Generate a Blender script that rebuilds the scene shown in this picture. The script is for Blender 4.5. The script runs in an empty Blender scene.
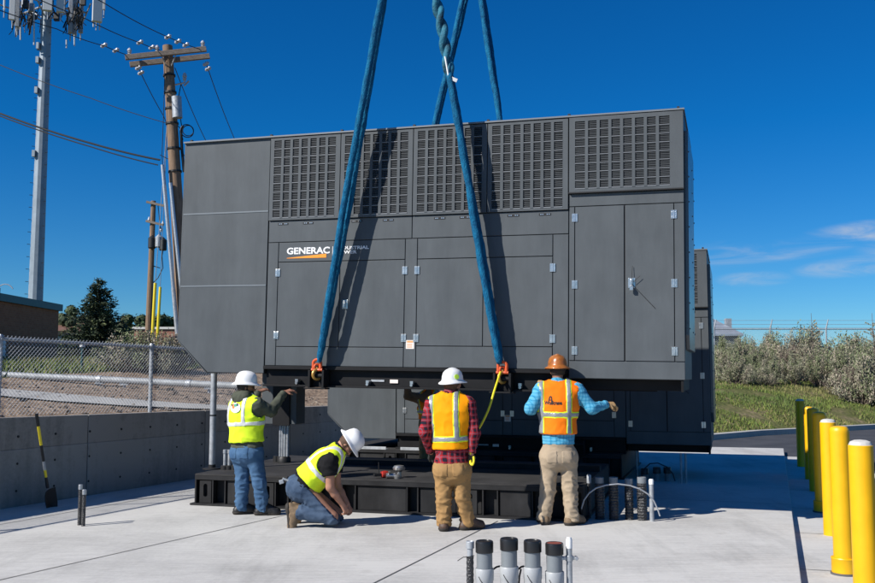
import bpy, math, random
import numpy as np
from mathutils import Vector, Matrix, noise as mnoise
random.seed(7); RNG = np.random.default_rng(7)
D = bpy.data; SC = bpy.context.scene; COL = SC.collection
PI = math.pi

# ------------------------------------------------------------------ camera numbers
F, CX, CY, CAMH = 925.0, 437.5, 291.5, 1.7
PITCH = math.atan((375 - CY) / F)
cp, sp = math.cos(PITCH), math.sin(PITCH)
def ray(u, v):
    x = (u - CX) / F; y = -(v - CY) / F
    return Vector((x, cp - sp * y, sp + cp * y))
def at(u, v, Y):
    r = ray(u, v); return Vector((0, 0, CAMH)) + r * (Y / r.y)
def onz(u, v, z=0.0):
    r = ray(u, v); return Vector((0, 0, CAMH)) + r * ((z - CAMH) / r.z)

# ------------------------------------------------------------------ materials
def nodes_of(name):
    m = D.materials.new(name); m.use_nodes = True
    nt = m.node_tree; b = nt.nodes['Principled BSDF']
    return m, nt, b
def N(nt, typ, **kw):
    n = nt.nodes.new(typ)
    for k, v in kw.items():
        if k in n.inputs: n.inputs[k].default_value = v
        else: setattr(n, k, v)
    return n
def mat(name, col, rough=0.6, metal=0.0, var=0.0, scale=8.0, bump=0.0, bscale=60.0, spec=0.5, col2=None, coat=0.0, stretch=None, detail=6.0, bdist=0.01):
    m, nt, b = nodes_of(name)
    b.inputs['Base Color'].default_value = (*col, 1); b.inputs['Roughness'].default_value = rough
    b.inputs['Metallic'].default_value = metal; b.inputs['Specular IOR Level'].default_value = spec
    if coat: b.inputs['Coat Weight'].default_value = coat
    tc = N(nt, 'ShaderNodeTexCoord')
    src = tc.outputs['Object']
    if stretch:
        mp = N(nt, 'ShaderNodeMapping'); mp.inputs['Scale'].default_value = stretch
        nt.links.new(src, mp.inputs['Vector']); src = mp.outputs['Vector']
    if var or col2:
        n = N(nt, 'ShaderNodeTexNoise', Scale=scale, Detail=detail, Roughness=0.6); nt.links.new(src, n.inputs['Vector'])
        rp = N(nt, 'ShaderNodeValToRGB'); rp.color_ramp.elements[0].position = 0.3; rp.color_ramp.elements[1].position = 0.7
        c2 = col2 or tuple(min(1, c * (1 + var)) for c in col); c1 = col if col2 else tuple(c * (1 - var) for c in col)
        rp.color_ramp.elements[0].color = (*c1, 1); rp.color_ramp.elements[1].color = (*c2, 1)
        nt.links.new(n.outputs['Fac'], rp.inputs['Fac']); nt.links.new(rp.outputs['Color'], b.inputs['Base Color'])
        mr = N(nt, 'ShaderNodeMapRange'); mr.inputs['To Min'].default_value = max(0.02, rough - 0.08); mr.inputs['To Max'].default_value = min(1, rough + 0.08)
        nt.links.new(n.outputs['Fac'], mr.inputs['Value']); nt.links.new(mr.outputs['Result'], b.inputs['Roughness'])
    if bump:
        n2 = N(nt, 'ShaderNodeTexNoise', Scale=bscale, Detail=4.0); nt.links.new(src, n2.inputs['Vector'])
        bp = N(nt, 'ShaderNodeBump', Strength=bump, Distance=bdist); nt.links.new(n2.outputs['Fac'], bp.inputs['Height'])
        nt.links.new(bp.outputs['Normal'], b.inputs['Normal'])
    return m

def concrete_mat(name, base, dark, wall=False, bump=0.15):
    m, nt, b = nodes_of(name)
    tc = N(nt, 'ShaderNodeTexCoord'); L = nt.links.new
    big = N(nt, 'ShaderNodeTexNoise', Scale=0.55, Detail=8.0, Roughness=0.62); L(tc.outputs['Object'], big.inputs['Vector'])
    fine = N(nt, 'ShaderNodeTexNoise', Scale=22.0, Detail=6.0, Roughness=0.7); L(tc.outputs['Object'], fine.inputs['Vector'])
    mp = N(nt, 'ShaderNodeMapping'); mp.inputs['Scale'].default_value = (1.5, 26, 1) if not wall else (5, 5, 0.6)
    mp.inputs['Rotation'].default_value = (0, 0, 0.33 if not wall else 0)
    L(tc.outputs['Object'], mp.inputs['Vector'])
    streak = N(nt, 'ShaderNodeTexNoise', Scale=1.3, Detail=5.0, Roughness=0.6); L(mp.outputs['Vector'], streak.inputs['Vector'])
    a1 = N(nt, 'ShaderNodeMath', operation='MULTIPLY_ADD'); a1.inputs[1].default_value = 0.5; L(streak.outputs['Fac'], a1.inputs[0]); L(big.outputs['Fac'], a1.inputs[2])
    a2 = N(nt, 'ShaderNodeMath', operation='MULTIPLY_ADD'); a2.inputs[1].default_value = 0.35; L(fine.outputs['Fac'], a2.inputs[0]); L(a1.outputs[0], a2.inputs[2])
    rp = N(nt, 'ShaderNodeValToRGB'); rp.color_ramp.elements[0].position = 0.66; rp.color_ramp.elements[1].position = 1.16 if False else 1.0
    rp.color_ramp.elements[0].color = (*dark, 1); rp.color_ramp.elements[1].color = (*base, 1)
    L(a2.outputs[0], rp.inputs['Fac'])
    # scattered small stains / bug holes
    vo = N(nt, 'ShaderNodeTexNoise', Scale=3.7 if not wall else 5.0, Detail=3.0); L(tc.outputs['Object'], vo.inputs['Vector'])
    st = N(nt, 'ShaderNodeMapRange'); st.inputs['From Min'].default_value = 0.62; st.inputs['From Max'].default_value = 0.78
    st.inputs['To Min'].default_value = 0.0; st.inputs['To Max'].default_value = 0.28; L(vo.outputs['Fac'], st.inputs['Value'])
    mx = N(nt, 'ShaderNodeMix', data_type='RGBA'); L(st.outputs['Result'], mx.inputs[0]); L(rp.outputs['Color'], mx.inputs[6])
    mx.inputs[7].default_value = (dark[0] * 0.7, dark[1] * 0.68, dark[2] * 0.64, 1)
    if not wall:
        wv = N(nt, 'ShaderNodeMapping'); wv.inputs['Rotation'].default_value = (0, 0, 0.30); wv.inputs['Scale'].default_value = (0.35, 45, 1); L(tc.outputs['Object'], wv.inputs['Vector'])
        bn = N(nt, 'ShaderNodeTexNoise', Scale=1.0, Detail=3.0); L(wv.outputs[0], bn.inputs['Vector'])
        bm = N(nt, 'ShaderNodeMapRange'); bm.inputs['To Min'].default_value = 0.90; bm.inputs['To Max'].default_value = 1.08; L(bn.outputs['Fac'], bm.inputs['Value'])
        sm = N(nt, 'ShaderNodeMapping'); sm.inputs['Rotation'].default_value = (0, 0, -0.35); sm.inputs['Scale'].default_value = (1.2, 0.22, 1); L(tc.outputs['Object'], sm.inputs['Vector'])
        sn = N(nt, 'ShaderNodeTexNoise', Scale=1.1, Detail=7.0, Roughness=0.7); L(sm.outputs[0], sn.inputs['Vector'])
        sr = N(nt, 'ShaderNodeMapRange'); sr.inputs['From Min'].default_value = 0.52; sr.inputs['From Max'].default_value = 0.76; sr.inputs['To Min'].default_value = 1.0; sr.inputs['To Max'].default_value = 0.70; L(sn.outputs['Fac'], sr.inputs['Value'])
        mm = N(nt, 'ShaderNodeMath', operation='MULTIPLY'); L(bm.outputs['Result'], mm.inputs[0]); L(sr.outputs['Result'], mm.inputs[1])
        vm = N(nt, 'ShaderNodeVectorMath', operation='SCALE'); L(mx.outputs[2], vm.inputs[0]); L(mm.outputs[0], vm.inputs['Scale']); L(vm.outputs[0], b.inputs['Base Color'])
    else: L(mx.outputs[2], b.inputs['Base Color'])
    b.inputs['Roughness'].default_value = 0.88; b.inputs['Specular IOR Level'].default_value = 0.3
    bp = N(nt, 'ShaderNodeBump', Strength=bump, Distance=0.01); L(a2.outputs[0], bp.inputs['Height']); L(bp.outputs['Normal'], b.inputs['Normal'])
    return m

def plaid_mat(name, base, band, line, fx, fz):
    m, nt, b = nodes_of(name); L = nt.links.new
    tc = N(nt, 'ShaderNodeTexCoord'); sx = N(nt, 'ShaderNodeSeparateXYZ')
    nz = N(nt, 'ShaderNodeTexNoise', Scale=6.0, Detail=2.0); L(tc.outputs['Object'], nz.inputs['Vector'])
    ad = N(nt, 'ShaderNodeVectorMath', operation='MULTIPLY_ADD'); ad.inputs[1].default_value = (0.05, 0.05, 0.05)
    L(nz.outputs['Color'], ad.inputs[0]); L(tc.outputs['Object'], ad.inputs[2]); L(ad.outputs[0], sx.inputs[0])
    def stripe(out, f, w, off):
        a = N(nt, 'ShaderNodeMath', operation='MULTIPLY_ADD'); a.inputs[1].default_value = f; a.inputs[2].default_value = off; L(out, a.inputs[0])
        fr = N(nt, 'ShaderNodeMath', operation='FRACT'); L(a.outputs[0], fr.inputs[0])
        lt = N(nt, 'ShaderNodeMath', operation='LESS_THAN'); lt.inputs[1].default_value = w; L(fr.outputs[0], lt.inputs[0]); return lt.outputs[0]
    xy = N(nt, 'ShaderNodeMath', operation='MULTIPLY_ADD'); xy.inputs[1].default_value = 0.7; L(sx.outputs[1], xy.inputs[0]); L(sx.outputs[0], xy.inputs[2])
    bx, bz = stripe(xy.outputs[0], fx, 0.5, 0.1), stripe(sx.outputs[2], fz, 0.5, 0.3)
    lx, lz = stripe(xy.outputs[0], fx, 0.12, 0.45), stripe(sx.outputs[2], fz, 0.12, 0.65)
    s = N(nt, 'ShaderNodeMath', operation='ADD'); L(bx, s.inputs[0]); L(bz, s.inputs[1])
    h = N(nt, 'ShaderNodeMath', operation='MULTIPLY'); h.inputs[1].default_value = 0.5; L(s.outputs[0], h.inputs[0])
    m1 = N(nt, 'ShaderNodeMix', data_type='RGBA'); L(h.outputs[0], m1.inputs[0]); m1.inputs[6].default_value = (*base, 1); m1.inputs[7].default_value = (*band, 1)
    l = N(nt, 'ShaderNodeMath', operation='MAXIMUM'); L(lx, l.inputs[0]); L(lz, l.inputs[1])
    l2 = N(nt, 'ShaderNodeMath', operation='MULTIPLY'); l2.inputs[1].default_value = 0.55; L(l.outputs[0], l2.inputs[0])
    m2 = N(nt, 'ShaderNodeMix', data_type='RGBA'); L(l2.outputs[0], m2.inputs[0]); L(m1.outputs[2], m2.inputs[6]); m2.inputs[7].default_value = (*line, 1)
    L(m2.outputs[2], b.inputs['Base Color']); b.inputs['Roughness'].default_value = 0.9; b.inputs['Specular IOR Level'].default_value = 0.2
    return m

def ground_mat(name, cols, scale, bump, bscale, bdist=0.06):
    m, nt, b = nodes_of(name); L = nt.links.new
    tc = N(nt, 'ShaderNodeTexCoord')
    n1 = N(nt, 'ShaderNodeTexNoise', Scale=scale, Detail=10.0, Roughness=0.72); L(tc.outputs['Object'], n1.inputs['Vector'])
    rp = N(nt, 'ShaderNodeValToRGB'); el = rp.color_ramp.elements
    el[0].position = 0.34; el[1].position = 0.68; el[0].color = (*cols[0], 1); el[1].color = (*cols[-1], 1)
    for i, c in enumerate(cols[1:-1]):
        e = el.new(0.34 + 0.34 * (i + 1) / (len(cols) - 1)); e.color = (*c, 1)
    L(n1.outputs['Fac'], rp.inputs['Fac']); L(rp.outputs['Color'], b.inputs['Base Color'])
    n2 = N(nt, 'ShaderNodeTexVoronoi', Scale=bscale); L(tc.outputs['Object'], n2.inputs['Vector'])
    bp = N(nt, 'ShaderNodeBump', Strength=bump, Distance=bdist); L(n2.outputs['Distance'], bp.inputs['Height']); L(bp.outputs['Normal'], b.inputs['Normal'])
    b.inputs['Roughness'].default_value = 0.95; b.inputs['Specular IOR Level'].default_value = 0.15
    return m

def brick_mat(name, c1, c2, mortar, sc):
    m, nt, b = nodes_of(name); L = nt.links.new
    tc = N(nt, 'ShaderNodeTexCoord'); sx = N(nt, 'ShaderNodeSeparateXYZ'); L(tc.outputs['Object'], sx.inputs[0])
    ad = N(nt, 'ShaderNodeMath', operation='ADD'); L(sx.outputs[0], ad.inputs[0]); L(sx.outputs[1], ad.inputs[1])
    cb = N(nt, 'ShaderNodeCombineXYZ'); L(ad.outputs[0], cb.inputs[0]); L(sx.outputs[2], cb.inputs[1])
    br = N(nt, 'ShaderNodeTexBrick', Scale=sc); br.inputs['Color1'].default_value = (*c1, 1); br.inputs['Color2'].default_value = (*c2, 1)
    br.inputs['Mortar'].default_value = (*mortar, 1); br.inputs['Mortar Size'].default_value = 0.015; L(cb.outputs[0], br.inputs['Vector'])
    L(br.outputs['Color'], b.inputs['Base Color']); b.inputs['Roughness'].default_value = 0.9
    return m

M = {}
M['enclosure'] = mat('grey_powder_coat', (0.084, 0.094, 0.101), 0.5, 0, 0.05, 3.0, 0.04, 400, 0.2)
def weathered(m, amt=0.14):
    nt = m.node_tree; b = nt.nodes['Principled BSDF']; L = nt.links.new; src = b.inputs['Base Color'].links[0].from_socket; tc = N(nt, 'ShaderNodeTexCoord')
    mp = N(nt, 'ShaderNodeMapping'); mp.inputs['Scale'].default_value = (2.2, 2.2, 0.45); L(tc.outputs['Object'], mp.inputs['Vector'])
    n = N(nt, 'ShaderNodeTexNoise', Scale=1.4, Detail=8.0, Roughness=0.68); L(mp.outputs[0], n.inputs['Vector'])
    r = N(nt, 'ShaderNodeMapRange'); r.inputs['From Min'].default_value = 0.3; r.inputs['From Max'].default_value = 0.72; r.inputs['To Min'].default_value = 1 - amt; r.inputs['To Max'].default_value = 1 + amt; L(n.outputs['Fac'], r.inputs['Value'])
    v = N(nt, 'ShaderNodeVectorMath', operation='SCALE'); L(src, v.inputs[0]); L(r.outputs[0], v.inputs['Scale']); L(v.outputs[0], b.inputs['Base Color'])
    w = N(nt, 'ShaderNodeTexNoise', Scale=1.1, Detail=1.0); L(tc.outputs['Object'], w.inputs['Vector']); bp = N(nt, 'ShaderNodeBump', Strength=0.25, Distance=0.02); L(w.outputs['Fac'], bp.inputs['Height'])
    old = b.inputs['Normal'].links
    if old: L(old[0].from_socket, bp.inputs['Normal'])
    L(bp.outputs['Normal'], b.inputs['Normal'])
weathered(M['enclosure']); 
M['enclosure_edge'] = mat('grey_trim', (0.15, 0.17, 0.185), 0.45, 0, 0.04, 3.0)
M['row_bar_lit'] = mat('louver_lip_lit', (0.19, 0.2, 0.21), 0.45, 0.1, 0.05, 4.0)  # paler grey paints the sunlit edge of each louver row
M['enclosure_gloss'] = mat('grey_side_paint', (0.100, 0.112, 0.122), 0.3, 0, 0.05, 3.0, 0.03, 300, 0.6)
M['louver'] = mat('louver_grey', (0.055, 0.061, 0.066), 0.55, 0, 0.05, 4.0)
M['seam'] = mat('seam_black', (0.012, 0.012, 0.013), 0.7)
M['skid'] = mat('black_skid_paint', (0.010, 0.010, 0.011), 0.6, 0, 0.25, 5.0, 0.05, 120, 0.2)
M['base'] = mat('black_base_paint', (0.018, 0.018, 0.019), 0.6, 0, 0.35, 3.0, 0.08, 90, 0.25)
weathered(M['base'], 0.4)
M['base_top'] = mat('dusty_black_deck', (0.038, 0.037, 0.037), 0.8, 0, 0.4, 2.2, 0.06, 60, 0.2, detail=10)
M['steel'] = mat('stainless', (0.55, 0.55, 0.54), 0.3, 0.85, 0.15, 20)
M['galv'] = mat('galvanised', (0.42, 0.44, 0.46), 0.42, 0.6, 0.2, 25)
M['galv_dull'] = mat('dull_galvanised', (0.36, 0.38, 0.4), 0.55, 0.35, 0.25, 12)
M['rail'] = mat('weathered_pipe', (0.27, 0.285, 0.295), 0.6, 0.1, 0.3, 5, 0.1, 40)
M['wire'] = mat('fence_wire', (0.5, 0.52, 0.54), 0.45, 0.4)
M['mono'] = mat('monopole_galv', (0.25, 0.30, 0.345), 0.55, 0.2, 0.15, 1.2)
M['antenna'] = mat('antenna_grey', (0.55, 0.56, 0.56), 0.5)
M['cable'] = mat('black_cable', (0.012, 0.012, 0.013), 0.6)
M['wood'] = mat('pole_wood', (0.14, 0.085, 0.05), 0.9, 0, 0.4, 3.0, 0.3, 40, col2=(0.30, 0.20, 0.13), stretch=(6, 6, 0.6))
M['wood_grey'] = mat('weathered_wood', (0.22, 0.18, 0.145), 0.9, 0, 0.3, 3.0, 0.3, 40, stretch=(1, 8, 8))
M['ceramic'] = mat('insulator', (0.45, 0.45, 0.47), 0.25)
M['yellow'] = mat('bollard_yellow', (0.80, 0.43, 0.001), 0.42, 0, 0.06, 4.0, 0.03, 150)
M['yellow2'] = mat('guard_yellow', (0.8, 0.62, 0.02), 0.45)
weathered(M['yellow'], 0.10)
M['cap_white'] = mat('bollard_concrete_cap', (0.52, 0.5, 0.46), 0.9, 0, 0.15, 20, 0.2, 60)
M['concrete'] = concrete_mat('pad_concrete', (0.55, 0.54, 0.51), (0.36, 0.352, 0.335))
M['concrete_wall'] = concrete_mat('wall_concrete', (0.29, 0.277, 0.256), (0.165, 0.16, 0.15), True, 0.25)
M['concrete_wall_top'] = concrete_mat('stained_wall_concrete', (0.28, 0.26, 0.235), (0.105, 0.098, 0.09), True, 0.3)
M['curb'] = concrete_mat('curb_concrete', (0.42, 0.41, 0.38), (0.3, 0.29, 0.27))
M['joint'] = mat('joint_filler', (0.10, 0.098, 0.095), 0.9)
M['asphalt'] = mat('asphalt', (0.045, 0.046, 0.05), 0.85, 0, 0.3, 1.2, 0.4, 90)
M['yard'] = ground_mat('yard_gravel', [(0.10, 0.095, 0.085), (0.16, 0.15, 0.135)], 3, 0.4, 20)
M['dirt'] = ground_mat('dry_dirt', [(0.125, 0.088, 0.06), (0.235, 0.172, 0.12), (0.35, 0.275, 0.205)], 1.6, 0.6, 9)
M['bank'] = ground_mat('bank_soil', [(0.06, 0.07, 0.02), (0.10, 0.11, 0.035), (0.145, 0.13, 0.058), (0.24, 0.185, 0.12)], 0.8, 0.6, 6)
M['far'] = ground_mat('far_ground', [(0.09, 0.08, 0.045), (0.13, 0.11, 0.07)], 0.1, 0.2, 2)
M['rock'] = mat('stone', (0.22, 0.18, 0.14), 0.95, 0, 0.4, 3)
M['black'] = mat('black_rubber', (0.012, 0.012, 0.012), 0.55)
M['pvc_black'] = mat('black_cap', (0.014, 0.014, 0.015), 0.33)
M['pvc'] = mat('grey_pvc', (0.185, 0.205, 0.22), 0.4, 0, 0.06, 10)
M['pvc_light'] = mat('light_grey_pvc', (0.36, 0.375, 0.385), 0.45, 0, 0.06, 10)
M['white'] = mat('white_plastic', (0.78, 0.78, 0.76), 0.35)
M['white_hat'] = mat('white_hard_hat', (0.8, 0.8, 0.79), 0.25, 0, 0.03, 6)
M['brown_hat'] = mat('copper_hard_hat', (0.36, 0.115, 0.02), 0.28, 0, 0.35, 9.0, coat=0.4)
M['tape'] = mat('black_tape', (0.02, 0.021, 0.024), 0.35, 0, 0, 8, 0.9, 55, spec=0.7, bdist=0.02)
M['orange_paint'] = mat('shackle_orange', (0.62, 0.09, 0.02), 0.5, 0, 0.3, 25)
M['gold'] = mat('hook_gold', (0.5, 0.27, 0.06), 0.4, 0.3, 0.25, 25)
M['logo_orange'] = mat('logo_orange', (0.95, 0.3, 0.01), 0.5)
M['logo_white'] = mat('logo_white', (0.82, 0.82, 0.82), 0.5)
M['label'] = mat('warning_label', (0.8, 0.72, 0.66), 0.5)
M['label_orange'] = mat('label_orange', (0.8, 0.35, 0.12), 0.5)
M['rope'] = mat('yellow_rope', (0.85, 0.7, 0.02), 0.6)
M['red_tool'] = mat('red_tool', (0.42, 0.03, 0.02), 0.45)
M['sling'] = mat('blue_sling', (0.004, 0.06, 0.145), 0.85, 0, 0.35, 7, 0.9, 30, 0.15, col2=(0.012, 0.17, 0.315), stretch=(3, 3, 1.2), bdist=0.02)
M['sling_patchy'] = mat('patchy_blue_sling', (0.004, 0.014, 0.028), 0.8, 0, 0, 5, 0.8, 22, col2=(0.03, 0.26, 0.38), bdist=0.02)  # dark navy with cyan patches, for the twisted upper part
M['brick'] = brick_mat('brown_brick', (0.27, 0.095, 0.04), (0.34, 0.13, 0.06), (0.28, 0.16, 0.1), 3.0)
M['brick_red'] = brick_mat('red_brick', (0.26, 0.105, 0.07), (0.30, 0.125, 0.085), (0.28, 0.2, 0.16), 2.0)
M['teal'] = mat('teal_fascia', (0.016, 0.085, 0.09), 0.5)
M['roof_gravel'] = mat('flat_roof', (0.25, 0.24, 0.23), 0.9)
M['roof_brown'] = mat('brown_shingle', (0.15, 0.075, 0.055), 0.9, 0, 0.25, 2)
M['stucco'] = mat('tan_stucco', (0.34, 0.27, 0.2), 0.9, 0, 0.1, 2)
M['metal_roof'] = mat('shed_metal_roof', (0.42, 0.46, 0.5), 0.35, 0.5, 0.2, 1.5)
M['shed_wall'] = mat('shed_wall', (0.10, 0.115, 0.105), 0.8, 0, 0.15, 1.5)
M['glass'] = mat('dark_glass', (0.03, 0.04, 0.05), 0.1)
M['needle1'] = mat('needles_dark', (0.018, 0.032, 0.015), 0.85, 0, 0.3, 2)
M['needle2'] = mat('needles_mid', (0.042, 0.064, 0.028), 0.85, 0, 0.3, 2)
M['needle_tip_lit'] = mat('needles_tip_lit', (0.105, 0.125, 0.05), 0.85, 0, 0.3, 2)  # tip needles lightened so the outer boughs look sunlit
M['leaf1'] = mat('leaf_green', (0.04, 0.07, 0.02), 0.8, 0, 0.35, 2)
M['leaf2'] = mat('leaf_olive', (0.075, 0.085, 0.035), 0.8, 0, 0.35, 2)
M['sage1'] = mat('sage_grey', (0.245, 0.24, 0.16), 0.9, 0, 0.3, 2)
M['sage2'] = mat('sage_green', (0.19, 0.22, 0.11), 0.9, 0, 0.3, 2)
M['sage3'] = mat('sage_pale', (0.34, 0.295, 0.22), 0.9, 0, 0.25, 2)
M['twig'] = mat('twig', (0.13, 0.10, 0.08), 0.95, 0, 0.3, 5)
M['bark'] = mat('bark', (0.08, 0.06, 0.045), 0.95, 0, 0.3, 5)
M['grass1'] = mat('grass_green', (0.13, 0.17, 0.03), 0.8, 0, 0.3, 1)
M['grass2'] = mat('grass_dry', (0.23, 0.205, 0.08), 0.85, 0, 0.3, 1)
M['grass3'] = mat('grass_deep', (0.085, 0.13, 0.026), 0.8, 0, 0.3, 1)
M['skin'] = mat('skin', (0.40, 0.20, 0.13), 0.55, 0, 0.12, 14, spec=0.35)
M['skin_dark'] = mat('tanned_skin', (0.26, 0.125, 0.08), 0.55, 0, 0.12, 14, spec=0.35)
M['hair'] = mat('dark_hair', (0.02, 0.014, 0.01), 0.7, 0, 0.3, 30, 0.6, 120)
M['hair_brown'] = mat('brown_hair', (0.085, 0.042, 0.022), 0.7, 0, 0.3, 30, 0.6, 120)
M['hair_grey'] = mat('grey_hair', (0.16, 0.145, 0.13), 0.7, 0, 0.3, 30, 0.6, 120)
M['denim'] = mat('denim', (0.035, 0.085, 0.17), 0.9, 0, 0, 7, 0.25, 160, 0.2, col2=(0.075, 0.15, 0.26))
M['denim_dark'] = mat('dark_denim', (0.03, 0.055, 0.10), 0.9, 0, 0, 7, 0.25, 160, 0.2, col2=(0.085, 0.125, 0.19))
M['duck'] = mat('tan_canvas', (0.33, 0.195, 0.08), 0.9, 0, 0.12, 8, 0.2, 140, 0.2)
M['khaki'] = mat('khaki_cloth', (0.36, 0.285, 0.2), 0.9, 0, 0.1, 8, 0.2, 140, 0.2)
M['hoodie'] = mat('olive_hoodie', (0.072, 0.078, 0.058), 0.92, 0, 0.25, 9, 0.2, 140, 0.15)
M['black_shirt'] = mat('black_cotton', (0.013, 0.013, 0.014), 0.9, 0, 0.2, 9, 0.2, 140, 0.15)
M['tan_shirt'] = mat('brown_jacket', (0.18, 0.11, 0.06), 0.9, 0, 0.2, 9)
M['plaid_red'] = plaid_mat('red_plaid', (0.38, 0.016, 0.022), (0.012, 0.012, 0.022), (0.16, 0.12, 0.16), 15, 15)
M['plaid_blue'] = plaid_mat('blue_plaid', (0.05, 0.31, 0.5), (0.11, 0.38, 0.55), (0.012, 0.10, 0.22), 24, 24)
M['vest_orange'] = mat('vest_orange', (0.98, 0.20, 0.005), 0.75, 0, 0.1, 6, 0.1, 200, 0.2)
M['vest_amber'] = mat('vest_amber', (1.0, 0.34, 0.0), 0.75, 0, 0.08, 6, 0.1, 200, 0.2)
M['vest_lime'] = mat('vest_lime', (0.70, 0.93, 0.03), 0.75, 0, 0.06, 6, 0.1, 200, 0.2)
M['lime'] = mat('lime_border', (0.72, 0.88, 0.02), 0.75)
M['reflect'] = mat('reflective_tape', (0.30, 0.31, 0.32), 0.4, 0.2, 0.08, 30)
M['reflect_light'] = mat('silver_reflective_tape', (0.62, 0.63, 0.64), 0.4, 0.1, 0.08, 30)
M['boot_brown'] = mat('brown_boot', (0.075, 0.042, 0.026), 0.6, 0, 0.3, 20, 0.2, 90)
M['boot_tan'] = mat('tan_boot', (0.19, 0.13, 0.075), 0.75, 0, 0.3, 20, 0.2, 90)
M['boot_black'] = mat('black_boot', (0.013, 0.013, 0.014), 0.5, 0, 0.3, 20)
M['sole'] = mat('boot_sole', (0.03, 0.025, 0.02), 0.8)
M['glove_tan'] = mat('leather_glove', (0.38, 0.24, 0.11), 0.75, 0, 0.25, 30)
M['glove_black'] = mat('black_glove', (0.02, 0.02, 0.018), 0.7)
M['eye'] = mat('eye', (0.6, 0.58, 0.55), 0.2)
M['patch'] = mat('patch_white', (0.7, 0.7, 0.68), 0.7)
M['patch_black'] = mat('patch_black', (0.02, 0.02, 0.02), 0.7)
M['patch_orange'] = mat('patch_orange', (0.5, 0.2, 0.04), 0.7)
M['patch_green'] = mat('patch_green', (0.05, 0.3, 0.2), 0.7)
M['sticker'] = mat('lime_sticker', (0.5, 0.75, 0.05), 0.5)

# ------------------------------------------------------------------ mesh builder
OFF = Vector((0, 0, 0))        # origin shift of the thing being built (its base)
class MB:
    def __init__(s): s.v = []; s.f = []; s.m = []
    def add(s, vs, fs, mi=0):
        o = len(s.v); s.v += [tuple(v) for v in vs]; s.f += [tuple(i + o for i in f) for f in fs]; s.m += [mi] * len(fs); return s
    def box(s, x0, x1, y0, y1, z0, z1, mi=0, mtx=None):
        vs = [Vector((x, y, z)) for z in (z0, z1) for y in (y0, y1) for x in (x0, x1)]
        if mtx is not None: vs = [mtx @ v for v in vs]
        return s.add(vs, [(0, 2, 3, 1), (4, 5, 7, 6), (0, 1, 5, 4), (2, 6, 7, 3), (0, 4, 6, 2), (1, 3, 7, 5)], mi)
    def prism(s, poly, axis, a, b, mi=0):
        """poly: list of 2D; axis 'y': poly in xz extruded along y; 'z': xy along z; 'x': yz along x"""
        def mk(p, t): return {'y': (p[0], t, p[1]), 'z': (p[0], p[1], t), 'x': (t, p[0], p[1])}[axis]
        n = len(poly); vs = [mk(p, a) for p in poly] + [mk(p, b) for p in poly]
        fs = [tuple(range(n)), tuple(range(2 * n - 1, n - 1, -1))] + [(i, n + i, n + (i + 1) % n, (i + 1) % n) for i in range(n)]
        return s.add(vs, fs, mi)
    def tube(s, pts, r, n=8, mi=0, caps=True, flat=None, roll=None):
        pts = [Vector(p) for p in pts]; rs = r if isinstance(r, (list, tuple)) else [r] * len(pts)
        vs = []; prev = None
        for i, p in enumerate(pts):
            t = (pts[min(i + 1, len(pts) - 1)] - pts[max(i - 1, 0)]).normalized()
            if prev is None:
                a = Vector((0, 0, 1)) if abs(t.z) < 0.9 else Vector((1, 0, 0))
                x = t.cross(a).normalized()
            else:
                x = (prev - t * prev.dot(t)).normalized()
            prev = x; y = t.cross(x)
            if flat is not None:            # flat = (direction, ratio): radius multiplied along direction
                d = (flat[0] - t * flat[0].dot(t)).normalized(); e = t.cross(d)
                ang = roll[i] if roll else 0.0
                d2 = d * math.cos(ang) + e * math.sin(ang); e2 = t.cross(d2)
                x2, y2 = d2 * flat[1], e2
            else: x2, y2 = x, y
            for k in range(n):
                a = 2 * PI * k / n; vs.append(p + (x2 * math.cos(a) + y2 * math.sin(a)) * rs[i])
        fs = [(i * n + k, i * n + (k + 1) % n, (i + 1) * n + (k + 1) % n, (i + 1) * n + k) for i in range(len(pts) - 1) for k in range(n)]
        if caps: fs += [tuple(range(n - 1, -1, -1)), tuple((len(pts) - 1) * n + k for k in range(n))]
        return s.add(vs, fs, mi)
    def cyl(s, c, r, z0, z1, n=16, mi=0):
        return s.tube([(c[0], c[1], z0), (c[0], c[1], z1)], r, n, mi)
    def lathe(s, prof, n=20, c=(0, 0, 0), mi=0, mtx=None):
        vs = []
        for r, z in prof:
            for k in range(n):
                a = 2 * PI * k / n; v = Vector((c[0] + r * math.cos(a), c[1] + r * math.sin(a), c[2] + z)); vs.append(mtx @ v if mtx is not None else v)
        m_ = len(prof)
        fs = [(i * n + k, i * n + (k + 1) % n, (i + 1) * n + (k + 1) % n, (i + 1) * n + k) for i in range(m_ - 1) for k in range(n)]
        fs += [tuple(range(n - 1, -1, -1)), tuple((m_ - 1) * n + k for k in range(n))]
        return s.add(vs, fs, mi)
    def torus(s, c, R, r, a0, a1, mtx, n=14, k=7, mi=0):
        pts = [c + mtx @ Vector((R * math.cos(a0 + (a1 - a0) * i / n), 0, R * math.sin(a0 + (a1 - a0) * i / n))) for i in range(n + 1)]
        return s.tube(pts, r, k, mi)
    def build(s, name, mats, parent=None, smooth=False, bevel=0.0, off=None, sharp=0.6):
        me = D.meshes.new(name); o = off if off is not None else OFF
        me.from_pydata([(x - o[0], y - o[1], z - o[2]) for x, y, z in s.v], [], s.f)
        mats = mats if isinstance(mats, (list, tuple)) else [mats]
        for m in mats: me.materials.append(m)
        if len(mats) > 1: me.polygons.foreach_set('material_index', s.m)
        me.update()
        ob = D.objects.new(name, me); COL.objects.link(ob)
        if parent is not None: ob.parent = parent
        if smooth:
            me.shade_smooth()
            try: me.set_sharp_from_angle(angle=sharp)
            except Exception: pass
        if bevel:
            b = ob.modifiers.new('bevel', 'BEVEL'); b.width = bevel; b.segments = 2; b.limit_method = 'ANGLE'; b.angle_limit = 0.6
        return ob
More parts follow.
